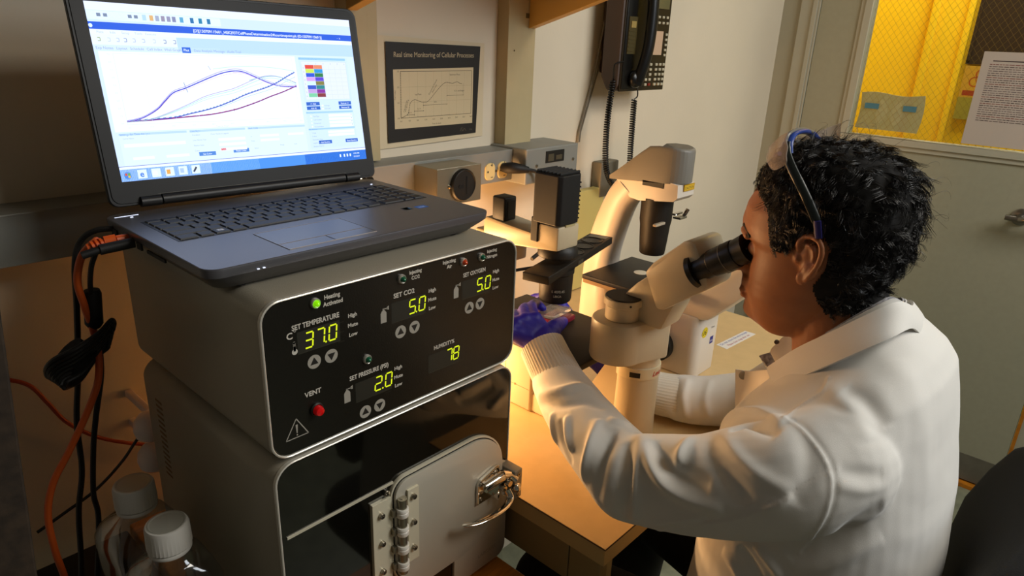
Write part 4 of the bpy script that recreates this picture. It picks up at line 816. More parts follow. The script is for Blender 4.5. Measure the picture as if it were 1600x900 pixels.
def arcquad(a0, a1, z0, z1, R0, mi=0, b=None, cxn=cxn, cyn=cyn, n=8):
    vs = []; 
    for i in range(n+1): a = a0+(a1-a0)*i/n; vs += [V(cxn+R0*math.cos(a), cyn+R0*math.sin(a), z0), V(cxn+R0*math.cos(a), cyn+R0*math.sin(a), z1)]
    b.add(vs, [(2*i, 2*i+2, 2*i+3, 2*i+1) for i in range(n)], mi); return b
arcquad(math.radians(-166), math.radians(-140), -.5135, -.5045, .0388, 0, b); b.build('dark_window', mat('dark_window', '1c140c', .4), col_, smooth=60)
curved('Leica', -.5120, .0125, '', math.radians(-108), R0=.0388, sh=.3).build('red_script', mat('red_ink', 'b8301c', .5), col_, smooth=0)
# head: rounded block carrying the camera port
b = MB(); out = []
for i in range(25): a = math.radians(78+190*i/24); out.append((.861+.0435*math.cos(a), .540+.0435*math.sin(a)))
out += [(.915, .478), (.944, .498), (.946, .545), (.925, .575)]
b.prism(out, (0, 0, -.477), (1, 0, 0), (0, 1, 0), (0, 0, .068)); hd = b.build('head_block', CR, ms, smooth=30, bevel=.0045)
b = MB(); b.lathe((cxn, cyn, -.4985), [(.036, 0), (.036, .022)], 48); b.build('neck_ring', CR, ms)
b = MB(); b.lathe((.862, .5365, -.4095), [(.0255, 0), (.0270, .0015), (.0270, .022), (.0285, .0235), (.0305, .025), (.0305, .0345), (.0295, .0358)], 48); pt = b.build('camera_port', CR, ms)
b = MB(); b.lathe((.862, .5365, -.3738), [(.0285, 0), (.0285, .0015), (.0278, .0022), (0, .0022)], 48); b.build('port_cap', mat('port_cap_black', '14110d', .55), pt)
b = MB(); b.lathe((.862-.0305*math.cos(.95), .5365-.0305*math.sin(.95), -.3795), [(.0018, -.001), (.0018, .0007), (0, .0007)], 10, axis=(-math.cos(.95), -math.sin(.95), 0)); b.build('set_screw', BLACK, pt)
# inclined tube body
b = MB(); b.prism([(.553, -.414), (.552, -.385), (.524, -.352), (.492, -.322), (.470, -.335), (.452, -.366), (.470, -.414)], (.868, 0, 0), (0, 1, 0), (0, 0, 1), (.058, 0, 0)); b.build('tube_neck', CR, ms, smooth=30, bevel=.007)
b = MB(); b.prism([(.500, -.322), (.488, -.305), (.444, -.263), (.434, -.258), (.424, -.260), (.402, -.302), (.398, -.312), (.400, -.324), (.462, -.373), (.474, -.374)], (.852, 0, 0), (0, 1, 0), (0, 0, 1), (.080, 0, 0)); tb = b.build('tube_body', CR, ms, smooth=30, bevel=.0055)
def eyepiece(x, dz=0.):
    A = V(x, .420-dz, -.3005+dz); D = V(0, -.062, .045).normalized(); e = MB()
    e.tube([A-D*.006, A+D*.001], [.0255, .0245], 32); e.tube([A, A+D*.030], [.0178, .0178], 32); e.tube([A+D*.022, A+D*.026, A+D*.062, A+D*.064], [.0165, .0195, .0200, .0195], 32)
    e.tube([A+D*.063, A+D*.076, A+D*.082, A+D*.081], [.0185, .0195, .0205, .0120], 32)
    o = e.build('eyepiece', mat('eyepiece_black', '171613', .38), ms)
    e = MB(); e.tube([A+D*.0405, A+D*.0415], [.02015, .02015], 32, cap=False)
    b_ = MB(); 
    for k in range(3): pass
    return o
e1 = eyepiece(.863); eyepiece(.921, -.013)
b = MB(); b.tube([V(.863, .420, -.3005)+V(0, -.062, .045).normalized()*.047, V(.863, .420, -.3005)+V(0, -.062, .045).normalized()*.048], [.0203, .0203], 32); b.build('index_ring', mat('index_grey', '6a675c', .4), e1)
# stage
b = MB(); b.box((.802, .568, -.497), (.982, .838, -.4855), bev=.0015); stg = b.build('stage', BM, ms)
b = MB(); b.cyl((.887, .695, -.4857), (.887, .695, -.4850), .019, 32); b.build('stage_insert', mat('insert_black', '100e0b', .3), stg)
b = MB(); b.cyl((.887, .695, -.53), (.887, .695, -.497), .030, 32); b.cyl((.905, .70, -.56), (.905, .70, -.52), .009, 20); b.build('nosepiece', CHROME, ms)
# illumination arm
b = MB(); b.box((.856, .812, -.62), (.884, .862, -.330), bev=.004); b.build('pillar', CR, ms)
arm = [(.836, -.305), (.836, -.342), (.810, -.3465), (.664, -.330), (.664, -.289), (.716, -.289), (.716, -.3095), (.770, -.3065), (.826, -.302)]
b = MB(); b.prism(arm, (.850, 0, 0), (0, 1, 0), (0, 0, 1), (.056, 0, 0)); am = b.build('lamp_arm', CR, ms, smooth=30, bevel=.0045)
b = MB(); b.box((.852, .765, -.373), (.892, .812, -.340), bev=.004); b.build('arm_foot', CR, am); b = MB(); b.box((.8495, .775, -.358), (.853, .788, -.343)); b.build('notch', BLACK, am, smooth=0)
lh = MB(); lh.prism([(.846, .668), (.852, .662), (.897, .662), (.907, .672), (.907, .714), (.900, .722), (.852, .722), (.846, .716)], (0, 0, -.287), (1, 0, 0), (0, 1, 0), (0, 0, .082)); lh.box((.847, .706, -.322), (.868, .7215, -.28))
for k in range(7): lh.box((.850, .667+.0078*k, -.206), (.902, .6705+.0078*k, -.2005))
lo = lh.build('lamp_housing', mat('lamp_black', '0c0b0a', .62, bump=.1), ms, smooth=0, bevel=.0022)
b = MB(); b.box((.868, .6635, -.2915), (.893, .667, -.288)); b.build('housing_gap', mat('gap_tan', 'b0a478', .5), lo, smooth=0)
b = MB()
for k in range(9): b.box((.9068, .668, -.283+.0075*k), (.9078, .712, -.2805+.0075*k))
b.build('cooling_rib', mat('lamp_black', '0e0d0b'), lo, smooth=0)
b = MB(); b.box((.853, .788, -.305), (.884, .818, -.2625), bev=.003); co = b.build('power_module', BLACK, ms)
b = MB(); b.box((.8615, .7872, -.300), (.8785, .7882, -.270), bev=.0); b.build('module_plate', mat('module_face', '201d18', .3), co, smooth=0)
# condenser with phase slider
cz0 = (.887, .692)
b = MB(); b.lathe((cz0[0], cz0[1], -.349), [(.033, 0), (.0345, .002), (.0345, .012), (.032, .016), (.030, .020)], 44); cd = b.build('condenser', BM, ms)
b = MB(); b.lathe((cz0[0], cz0[1], -.430), [(.0255, 0), (.0275, .002), (.0285, .006), (.0292, .030), (.0295, .050), (.031, .052), (.031, .060)], 44); b.build('condenser_lens', BM, cd)
f_t = curved('S 40/0.45', -.408, .0064, '', math.radians(-155), cz0[0], cz0[1], .0294); f_t.build('lens_marking', mat('pale_ink', '9a968a', .5), cd, smooth=0)
f_t = curved('LEICA', -.416, .0054, '', math.radians(-148), cz0[0], cz0[1], .0293); f_t.build('lens_marking', mat('pale_ink', '9a968a'), cd, smooth=0)
A = V(.802, .668, -.3625); B = V(1.080, .738, -.3625); d = (B-A).normalized(); n_ = V(-d.y, d.x, 0)
Ms = Matrix(((d.x, n_.x, 0, A.x), (d.y, n_.y, 0, A.y), (0, 0, 1, A.z), (0, 0, 0, 1)))
b = MB(); b.box((0, -.024, -.010), (.287, .024, .004), bev=.0015, M=Ms); sl_ = b.build('phase_slider', BM, ms)
b = MB()
for x in (.150, .196, .240):
    nn = 32; rings = []
    for r_, h in ((.0205, .004), (.0205, .0055), (.0185, .0055), (.0175, .0045), (0.0001, .0045)): rings.append([Ms @ V(x+r_*math.cos(2*math.pi*i/nn), r_*math.sin(2*math.pi*i/nn), h) for i in range(nn)])
    b.loft(rings)
b.build('slider_ring', mat('ring_black', '0f0d0a', .25), sl_)
b = MB(); b.box((.262, -.018, .004), (.281, .018, .0047), M=Ms); b.build('slider_label', mat('slider_label', '6e6a5c', .4), sl_, smooth=0)
b = MB(); b.box((.118, -.0248, -.0075), (.140, -.0238, -.0005), M=Ms); b.build('slider_stop', CHROME, sl_, smooth=0)
b = MB(); b.tube(spline([V(.835, .700, -.362), V(.80, .74, -.375), V(.77, .80, -.41), V(.75, .85, -.45)], 6), .0028, 10); b.build('lamp_cord', RUBBER, ms)

# culture dish on the stage
DC = bpy.data.materials.new('dish_clear'); DC.use_nodes = True; bs = DC.node_tree.nodes['Principled BSDF']; bs.inputs['Base Color'].default_value = (.96, .93, .9, 1); bs.inputs['Roughness'].default_value = .08; bs.inputs['IOR'].default_value = 1.2; bs.inputs['Transmission Weight'].default_value = .92
dq = root('culture_dish', (.92, .705, -.4855), 'small square clear culture dish with pink medium held on the stage by the gloved fingers', 'dish')
Md = Matrix.Translation((.918, .706, -.4850)) @ Matrix.Rotation(.10, 4, 'Z')
b = MB(); b.box((-.028, -.020, 0), (.028, .020, .010), bev=.002, M=Md); b.build('dish_base', mat('pink_medium', '8c2036', .2, coat=.6, alpha=.8), dq)
Ml = Md @ Matrix.Translation((-.006, .008, .0155)) @ Matrix.Rotation(-.12, 4, 'X')
b = MB(); o_, i_ = rrect(.060, .044, .003, 4), rrect(.057, .041, .002, 4)
b.loft([[Ml @ V(p[0], p[1], 0) for p in o_], [Ml @ V(p[0], p[1], .006) for p in o_], [Ml @ V(p[0], p[1], .006) for p in i_], [Ml @ V(p[0], p[1], .0048) for p in i_]]); b.build('dish_lid', DC, dq, smooth=30)

# ---------------------------------------------------------------- farther microscope
WE = mat('white_enamel', 'd8cfc2', .32, bump=.04, bscale=300); GE = mat('grey_enamel', '7b7870', .42, bump=.1, bscale=600)
m2 = root('inverted_microscope', (1.2, .7, BZ), 'white inverted microscope with grey lamp head and curved arm standing near the phone', 'microscope')
def curve_arm():
    outer = [(.862, -.640), (.862, -.573), (.857, -.451), (.840, -.374), (.811, -.300), (.785, -.262)]
    inner = [(.770, -.640), (.784, -.555), (.790, -.466), (.781, -.405), (.759, -.330), (.738, -.298)]
    O = spline([V(a, c, 0) for a, c in outer], 5); I = spline([V(a, c, 0) for a, c in inner], 5); rings = []
    for o_, i_ in zip(O, I):
        c = (o_+i_)/2; h = (o_-i_)/2; ring = []
        for k in range(28):
            a = 2*math.pi*k/28; ca, sa = math.cos(a), math.sin(a); q = (abs(ca)**3.2+abs(sa)**3.2)**(-1/3.2); p = c+h*(ca*q); ring.append(V(1.2165+.0345*sa*q, p.x, p.y))
        rings.append(ring)
    return rings
b = MB(); b.loft(curve_arm()); b.prism([(.762, -.285), (.790, -.262), (.758, -.238), (.642, -.258), (.640, -.283), (.648, -.291), (.725, -.302), (.748, -.299)], (1.184, 0, 0), (0, 1, 0), (0, 0, 1), (.064, 0, 0)); b.build('curved_arm', WE, m2, smooth=45)
b = MB(); hl = []
for x, z in ((.802, -.262), (.722, -.1965), (.712, -.1920), (.700, -.190)): hl.append((x, z))
plan = [(1.1825, .800), (1.1825, .668)]+[(1.2160-.0335*math.cos(math.pi*k/14), .668-.034*math.sin(math.pi*k/14)) for k in range(15)]+[(1.2495, .668), (1.2495, .800)]
tz = lambda y: float(np.interp(y, [.632, .66, .700, .716, .802], [-.1905, -.1880, -.1885, -.1925, -.2625])); bz = lambda y: float(np.interp(y, [.632, .80], [-.2555, -.2690]))
pl = [];
for (x0, y0_), (x1, y1_) in zip(plan, plan[1:]+plan[:1]):
    for k in range(6): pl.append((x0+(x1-x0)*k/6, y0_+(y1_-y0_)*k/6))
def hring(f_, ins): return [V(1.216+(x-1.216)*(1-ins), .72+(y-.72)*(1-ins), bz(y)+(tz(y)-bz(y))*f_) for x, y in pl]
b.loft([hring(0, .0), hring(.9, .0), hring(.955, .012), hring(.985, .035), hring(1., .07)]); lhd = b.build('lamp_head', GE, m2, smooth=32)
b = MB(); b.box((1.1825, .672, -.269), (1.1845, .720, -.259)); b.build('vent_gap', BLACK, m2, smooth=0)
b = MB(); b.box((1.205, .6385, -.272), (1.245, .6405, -.259)); b.build('yellow_label', mat('yellow_label', 'c79a12', .5), m2, smooth=0)
f = Flat((1.205, .6384, -.272), (1, 0, 0), (0, 0, 1)); f.rect(.002, .002, .038, .011, 'd8b02a'); f.up(); f.text(.02, .0035, 'CAUTION', .0075, '2a1c08'); f.build('label_print', m2, FL)
b = MB(); b.lathe((1.215, .700, -.413), [(.0245, 0), (.026, .002), (.0285, .03), (.0305, .060), (.0325, .072), (.0325, .118)], 48); c2 = b.build('condenser', BM, m2)
b = MB(); b.box((1.165, .668, -.343), (1.200, .676, -.338)); b.build('filter_lever', mat('lever_white', 'cdbfa8', .3, .3), c2, smooth=0, bevel=.001)
b = MB(); b.box((1.235, .655, -.337), (1.262, .672, -.333)); b.cyl((1.258, .662, -.337), (1.268, .658, -.320), .004, 10); b.box((1.236, .668, -.331), (1.266, .675, -.327)); b.build('filter_slide', CHROME, c2, smooth=0)
b = MB(); b.box((1.102, .600, -.468), (1.288, .792, -.4585), bev=.0015); s2 = b.build('stage', BM, m2)
b = MB(); b.box((1.104, .602, -.476), (1.286, .790, -.468)); b.build('stage_rim', mat('stage_underside', 'a98a5c', .5), s2, smooth=0)
b = MB(); b.cyl((1.205, .715, -.4586), (1.205, .715, -.4580), .0145, 32); b.build('stage_insert', mat('insert_white', 'd5cdb8', .4), s2)
b = MB(); b.prism(rrect(.088, .25, (.03, .03, .012, .012), 6, 1.2310, .742), (0, 0, BZ), (1, 0, 0), (0, 1, 0), (0, 0, .042)); 
b.prism(rrect(.090, .100, (.006, .006, .020, .012), 6, 1.2310, .6075), (0, 0, BZ), (1, 0, 0), (0, 1, 0), (0, 0, .133)); bs2 = b.build('base', WE, m2, smooth=30, bevel=.003)
b = MB(); b.cyl((1.205, .715, -.60), (1.205, .715, -.50), .032, 32); b.cyl((1.205, .715, -.50), (1.205, .715, -.468), .015, 24); b.cyl((1.235, .735, -.54), (1.235, .735, -.475), .011, 20); b.build('objective_turret', mat('turret_cream', 'cbb891', .3, .2), m2)
b = MB(); b.prism([(.640, -.515), (.600, -.480), (.500, -.385), (.482, -.375), (.460, -.395), (.462, -.425), (.545, -.512), (.560, -.516)], (1.190, 0, 0), (0, 1, 0), (0, 0, 1), (.085, 0, 0)); b.build('eyetube_body', WE, m2, smooth=30, bevel=.006)
for x in (1.205, 1.262):
    b = MB(); A = V(x, .474, -.392); D = V(0, -.7, .6).normalized(); b.tube([A, A+D*.025, A+D*.026, A+D*.05], [.014, .014, .017, .018], 24); b.build('eyepiece', BLACK, m2)
b = MB(); b.lathe((1.1895, .642, -.592), [(.034, -.002), (.034, .002), (.0345, .004), (.0345, .016), (.033, .018), (.022, .018), (.022, .034), (.021, .036), (0, .036)], 44, axis=(-1, 0, 0)); b.build('focus_knob', mat('knob_black', '191713', .5, bump=.3, bscale=800), m2)
b = MB(); b.box((1.176, .612, -.532), (1.190, .640, -.512), bev=.002); b.build('pink_switch', mat('pink_plastic', 'd8505a', .4), m2)
yf = .5572
f = Flat((1.1935, yf, -.60), (1, 0, 0), (0, 0, 1)); 
f.disc(.0205, .052, .0115, 'd8c21a'); f.rect(.048, .018, .062, .034, '232a82'); f.up(); f.text(.0205, .0465, '16', .0145, '1d1a10', shear=.2, bold=.02); f.text(.055, .0225, 'ZEISS', .0048, 'e8e8f0', bold=.01); f.text(.0545, .0535, 'Primo', .0058, '6a6a72', bold=.01); f.build('front_sticker', m2, FL)
# ---------------------------------------------------------------- the person
SKIN = mat('skin', '9a6039', .5, bump=.12, bscale=350, var=.07, vscale=30, sss=.12)
COAT = mat('white_lab_coat', 'dedcd6', .72, bump=.22, bscale=1400, sheen=.15)
GLOVE = mat('blue_nitrile', '261c9c', .48, bump=.04, bscale=260, var=.08, vscale=60)
pr = root('person', (.888, .20, FLOOR), 'curly-haired person in a white lab coat and blue gloves looking into the microscope', 'person')
HX = .888
rows_ = [(-.1155, .285, .285, .245, .018), (-.1165, .300, .300, .232, .032), (-.122, .316, .316, .214, .046), (-.135, .335, .335, .195, .060), (-.150, .3500, .349, .186, .068), (-.170, .3605, .357, .180, .0735), (-.193, .3715, .365, .178, .0760), (-.216, .3765, .366, .179, .0765), (-.231, .3755, .362, .181, .0760), (-.240, .3690, .353, .184, .0748), (-.250, .3690, .350, .188, .0738), (-.262, .3770, .350, .193, .0722), (-.275, .3870, .350, .200, .0700), (-.283, .3900, .350, .205, .0685), (-.2875, .3830, .349, .208, .0675), (-.2915, .3700, .349, .210, .067), (-.297, .3650, .348, .213, .066), (-.306, .3652, .348, .218, .0640), (-.312, .3640, .346, .224, .0620), (-.3165, .3585, .344, .228, .0605), (-.3185, .3580, .343, .230, .060), (-.323, .3605, .342, .234, .0580), (-.3285, .3555, .339, .240, .0555), (-.336, .3570, .336, .247, .0525), (-.3430, .3575, .332, .255, .0490), (-.350, .3545, .325, .263, .0440), (-.3550, .3450, .316, .270, .0380), (-.3580, .332, .308, .278, .028)]
def lerp_rows(z):
    zs = [r[0] for r in rows_][::-1]; return [float(np.interp(z, zs, [r[k] for r in rows_][::-1])) for k in range(1, 5)]
def head_pt(z, phi, off=0.):
    ym, yc, yb, w_ = lerp_rows(z); c = (yc+yb)/2; h = (yc-yb)/2; s, co = math.sin(phi), math.cos(phi)
    p = 2.25; q = (abs(s)**p+abs(co)**p)**(-1/p); x = (w_+off)*s*q; y = c+(h+off)*co*q
    if co > 0:
        nw = .0125 if z < -.236 and z > -.292 else .020; y += (ym-yc)*math.exp(-(x/nw)**2)
        # eye sockets
        y -= .006*math.exp(-((abs(x)-.031)/.014)**2-((z+.247)/.012)**2)
    return V(HX+x, y, z)
hb = MB(); zs_ = sorted(set([r[0] for r in rows_]+[-.128, -.142, -.16, -.18, -.205, -.223, -.2455, -.256, -.268]), reverse=True)
hb.loft([[head_pt(z, 2*math.pi*k/72) for k in range(72)] for z in zs_])
hb.tube([V(HX, .238, -.285), V(HX, .232, -.330), V(HX, .222, -.375), V(HX, .212, -.43)], [.052, .0535, .056, .066], 32)
hb.ball((HX, .262, -.325), (.050, .045, .040))                       # jaw angle and throat
for s in (-1, 1):
    hb.ball((HX+s*.031, .3385, -.2475), (.013, .0125, .011))         # eyeball under lid
    hb.tube(spline([V(HX+s*.010, .366, -.231), V(HX+s*.030, .3605, -.227), V(HX+s*.050, .346, -.231)], 5), .0050, 10)   # brow ridge
    hb.ball((HX+s*.0105, .372, -.2845), (.007, .011, .0065))         # nostril wing
    e = lambda y, z, d: V(HX+s*(.0795+d), y, z)
    hb.tube(spline([e(.2700, -.228, -.004), e(.2715, -.217, .001), e(.266, -.208, .003), e(.256, -.2045, .0065), e(.245, -.2085, .0095), e(.2405, -.220, .011), e(.2425, -.234, .010), e(.2485, -.248, .0075), e(.2545, -.259, .004)], 5), .0036, 10)
    hb.ball(e(.260, -.257, .001), (.0040, .0080, .0100)); hb.ball(e(.252, -.246, .003), (.0040, .0090, .0110)); hb.ball(e(.256, -.232, -.0045), (.0075, .0135, .024))
    hb.tube(spline([e(.2625, -.2165, .0005), e(.254, -.2175, .0035), e(.250, -.229, .004), e(.2525, -.244, .002), e(.260, -.250, .001)], 5), .0026, 8)
    hb.ball(e(.2705, -.236, -.001), (.0035, .004, .006))
hb.tube(spline([V(HX-.023, .350, -.3170), V(HX-.012, .3585, -.3140), V(HX, .3605, -.3148), V(HX+.012, .3585, -.3140), V(HX+.023, .350, -.3170)], 5), .0038, 10)
hb.tube(spline([V(HX-.021, .349, -.3190), V(HX-.010, .3565, -.3222), V(HX, .3580, -.3226), V(HX+.010, .3565, -.3222), V(HX+.021, .349, -.3190)], 5), .0042, 10)
HM = solidify_union(hb, .0021, 4, .5)
HM.materials.append(SKIN); head = link('body', HM, pr)
hv = [v.co.copy() for v in HM.vertices]; htree = BVHTree.FromPolygons(hv, [tuple(p.vertices) for p in HM.polygons])
b = MB()
for s in (-1, 1): b.tube(spline([V(HX+s*.010, .3690, -.2265), V(HX+s*.026, .3640, -.2225), V(HX+s*.044, .3515, -.2250), V(HX+s*.054, .3420, -.230)], 6), [.0016]+[.0026]*17+[.0012], 8, flat=.6)
b.build('eyebrow', mat('brow_hair', '1b120b', .7, bump=.8, bscale=900), head)
b = MB()
for s in (-1, 1): b.tube(spline([V(HX+s*.020, .3525, -.249), V(HX+s*.031, .3535, -.2515), V(HX+s*.042, .348, -.249)], 5), .0011, 6)
b.build('eyelash', mat('brow_hair', '1b120b'), head)

# curly hair: a dark scalp layer and several thousand curled strands
hp_ = [(.372, -.150), (.345, -.170), (.325, -.182), (.317, -.192), (.314, -.205), (.308, -.222), (.303, -.236), (.283, -.231), (.272, -.213), (.262, -.200), (.247, -.203), (.237, -.218), (.239, -.245), (.250, -.268), (.243, -.288), (.234, -.303), (.20, -.294), (.14, -.290), (.12, -.05), (.40, -.05)]
def inpoly(y, z, P=hp_):
    c = False; j = len(P)-1
    for i in range(len(P)):
        if (P[i][1] > z) != (P[j][1] > z) and y < (P[j][0]-P[i][0])*(z-P[i][1])/(P[j][1]-P[i][1])+P[i][0]: c = not c
        j = i
    return c
def edge_d(y, z):
    m = 9.
    for (a, b_), (c, d) in zip(hp_[:16], hp_[1:17]):
        L2 = (c-a)**2+(d-b_)**2; t = max(0, min(1, ((y-a)*(c-a)+(z-b_)*(d-b_))/L2)); m = min(m, math.hypot(y-a-t*(c-a), z-b_-t*(d-b_)))
    return m
HAIRM = bpy.data.materials.new('black_hair'); HAIRM.use_nodes = True; bs = HAIRM.node_tree.nodes['Principled BSDF']
bs.inputs['Base Color'].default_value = (*lin(rgb('12100e')), 1); bs.inputs['Roughness'].default_value = .33; bs.inputs['Specular IOR Level'].default_value = .7
rnd = random.Random(7); cand = []
me = HM; me.calc_loop_triangles()
fc = [(p.center.copy(), p.normal.copy(), p.area) for p in me.polygons if inpoly(p.center.y, p.center.z) and not (p.center.z > -.29 and abs(p.center.x-HX) > .0805 and .238 < p.center.y < .275 and p.center.z < -.2)]
# scalp layer
sv = []; sf = []; key = {}
for p in me.polygons:
    c = p.center
    if inpoly(c.y, c.z) and c.z > -.31 and not (abs(c.x-HX) > .0805 and .236 < c.y < .276 and c.z < -.2):
        ids = []
        for vi in p.vertices:
            if vi not in key:
                co, no = me.vertices[vi].co, me.vertices[vi].normal; e_ = min(1, edge_d(co.y, co.z)/.02); top = min(1, max(0, (co.z+.27)/.06))
                k = (.001+.007*e_*(.45+.55*top))*(1+.35*noise.noise(co*90)); key[vi] = len(sv); sv.append(tuple(co+no*k))
            ids.append(key[vi])
        sf.append(tuple(ids))
cum = np.cumsum([a for _, _, a in fc]); tot = cum[-1]
HV = []; HF = []
def strand(root_, n, length, rad, curlR, turns, lift, flow, seg=11):
    t1 = (flow-n*flow.dot(n)); t1 = t1.normalized() if t1.length > 1e-4 else n.orthogonal().normalized(); b2 = n.cross(t1); ph0 = rnd.uniform(0, 6.28); pts = []
    for i in range(seg):
        t = i/(seg-1); a = ph0+turns*2*math.pi*t; cr = curlR*(.3+.7*t)
        p = root_+t1*(length*t*.75)+n*(lift*math.sin(t*1.9))+(b2*math.cos(a)+n*math.sin(a)*.40+t1*math.sin(a)*.6)*cr-(b2*math.cos(ph0)+n*math.sin(ph0)*.40+t1*math.sin(ph0)*.6)*cr*(1-t)
        pts.append(p)
    base = len(HV)
    for i, p in enumerate(pts):
        d = (pts[min(i+1, seg-1)]-pts[max(i-1, 0)]).normalized(); u = d.orthogonal().normalized(); w_ = d.cross(u); r_ = rad*(1-.75*(i/(seg-1))**2)
        for k in range(3): a = 2.094*k; HV.append(p+(u*math.cos(a)+w_*math.sin(a))*r_)
    for i in range(seg-1):
        for k in range(3): q = base+i*3; HF.append((q+k, q+(k+1) % 3, q+3+(k+1) % 3, q+3+k))
for _ in range(1000):
    i = int(np.searchsorted(cum, rnd.random()*tot)); c, n, _a = fc[min(i, len(fc)-1)]
    ed = edge_d(c.y, c.z); e_ = min(1, ed/.028); top = min(1, max(0, (c.z+.262)/.05)); side = (1 if c.z < -.19 and c.y > .262 else 0)
    size = (.35+.65*e_)*(.5+.5*max(top, .35))*(.55 if side else 1)
    flow = V(rnd.uniform(-.7, .7), -.55+rnd.uniform(-.6, .5), -.45+rnd.uniform(-.5, .4))
    if c.y > .325: flow = V(rnd.uniform(-.5, .5), -1, .2+rnd.uniform(-.3, .3)); size *= .75
    L_ = size*rnd.uniform(.026, .046); CR_ = size*rnd.uniform(.0050, .0100); T_ = rnd.uniform(.8, 1.6); LF = size*rnd.uniform(.003, .009); st = rnd.getstate(); sd = rnd.random()*1e6
    ph = rnd.uniform(0, 6.28); nm = rnd.randint(7, 11)
    for m_ in range(nm):
        jitter = V(rnd.gauss(0, .0011), rnd.gauss(0, .0011), rnd.gauss(0, .0009)); keep = rnd.getstate(); rnd.seed(sd); rt = c+n*.001+jitter
        strand(rt, n, L_*(1+.05*m_), .00042, CR_*(1+.06*m_), T_, LF, flow); rnd.setstate(keep)
fr2 = [q_ for q_ in fc if q_[0].y > .285]; ca2 = np.cumsum([q_[2] for q_ in fr2])
for _ in range(420):      # short locks over the brow and temples
    i = int(np.searchsorted(ca2, rnd.random()*ca2[-1])); c, n, _a = fr2[min(i, len(fr2)-1)]; sz = .5+.5*min(1, edge_d(c.y, c.z)/.02)
    flow = V(rnd.uniform(-.4, .4), -1, rnd.uniform(-.6, .4)); L_, CR_, T_, ph = sz*rnd.uniform(.012, .022), sz*rnd.uniform(.002, .0045), rnd.uniform(.7, 1.4), rnd.random()*1e6
    for m_ in range(6):
        jt = V(rnd.gauss(0, .0012), rnd.gauss(0, .0012), rnd.gauss(0, .0012)); keep = rnd.getstate(); rnd.seed(ph); strand(c+n*.003+jt, n, L_, .00034, CR_, T_, sz*.006, flow, 9); rnd.setstate(keep)
for _ in range(90):      # loose flyaways
    i = int(np.searchsorted(cum, rnd.random()*tot)); c, n, _a = fc[min(i, len(fc)-1)]
    if c.z < -.2 or c.y > .30: continue
    strand(c+n*.004, n, .03, .00022, .007, rnd.uniform(.6, 1.3), .030, V(rnd.uniform(-1, 1), rnd.uniform(-1, .4), rnd.uniform(-.4, .4)))
o_ = len(sv); hm = bpy.data.meshes.new('hair'); hm.from_pydata(sv+[tuple(v) for v in HV], [], sf+[tuple(q+o_ for q in f_) for f_ in HF]); hm.materials.append(HAIRM); hm.materials.append(mat('scalp_shade', '0d0b09', .95))
hm.polygons.foreach_set('material_index', [1]*len(sf)+[0]*len(HF))
hm.polygons.foreach_set('use_smooth', [True]*len(hm.polygons)); link('hair', hm, pr)

# coat: torso and sleeves as one skin, then folds and seams pressed into it
cb = MB()
def ring(cx_, cy_, z, a, b_, p=2.35, n=56, sx=1.):
    out = []
    for k in range(n):
        t = 2*math.pi*k/n; c, s = math.cos(t), math.sin(t); q = (abs(c)**p+abs(s)**p)**(-1/p); out.append(V(cx_+a*c*q, cy_+b_*s*q, z))
    return out
TR = [(-.338, .222, .068, .060, .85), (-.365, .215, .105, .080, .72), (-.388, .210, .150, .098, .58), (-.405, .207, .178, .110, .45), (-.430, .205, .193, .118, .3), (-.465, .204, .194, .128, .15), (-.52, .200, .188, .139, .05), (-.60, .197, .186, .146, 0), (-.70, .195, .190, .150, 0), (-.80, .200, .198, .155, 0), (-.93, .205, .215, .165, 0)]
cb.loft([[V(p.x, p.y, z-(p.y-cy_)*tl) for p in ring(HX, cy_, z, a, b_)] for z, cy_, a, b_, tl in TR][::-1])
def limb(P, R_, n=28, k=8):
    pts = spline(P, k); m = len(pts); rr = [float(np.interp(i/k, range(len(P)), R_)) for i in range(m)]; cb.tube(pts, rr, n); cb.ball(pts[0], rr[0]); cb.ball(pts[-1], rr[-1])
ELB = V(.673, .384, -.562)
SL_ = [(1300, 722, .745, 96), (1245, 744, .712, 93), (1180, 752, .702, 90), (1100, 757, .692, 78), (1035, 752, .684, 74), (985, 746, .676, 68)]
FA_ = [(985, 746, .676, 68), (950, 708, .695, 59), (917, 668, .722, 54), (890, 628, .748, 47), (872, 598, .768, 41)]
limb([at_x(a, c, x) for a, c, x, r_ in SL_], [r_*at_x(a, c, x).dot(_f)/FPX for a, c, x, r_ in SL_])
limb([at_x(a, c, x) for a, c, x, r_ in FA_], [r_*at_x(a, c, x).dot(_f)/FPX for a, c, x, r_ in FA_])
RELB = V(1.12, .385, -.590)
limb([V(1.04, .20, -.415), V(1.065, .215, -.435), V(1.10, .30, -.51), RELB], [.076, .076, .066, .053])
limb([RELB, at_z(1110, 626, -.600), at_z(1066, 622, -.601)], [.051, .045, .043])
CM = solidify_union(cb, .0028, 12, .5)
cv_ = np.empty(len(CM.vertices)*3); CM.vertices.foreach_get('co', cv_); cv_ = cv_.reshape(-1, 3); no_ = np.empty(len(CM.vertices)*3); CM.vertices.foreach_get('normal', no_); no_ = no_.reshape(-1, 3)
ctree = BVHTree.FromPolygons([V(p) for p in cv_], [tuple(p.vertices) for p in CM.polygons])
def on_coat(pts, k=8):
    out = []
    P = spline([(a, c, 0) for a, c in pts], k) if len(pts) > 2 else [V(pts[0][0], pts[0][1], 0).lerp(V(pts[1][0], pts[1][1], 0), t/8) for t in range(9)]
    for p in P:
        h = ctree.ray_cast(V(0, 0, 0), sight(p.x, p.y).normalized())
        if h[0] is not None: out.append(h[0])
    return out
disp = np.zeros(len(cv_))
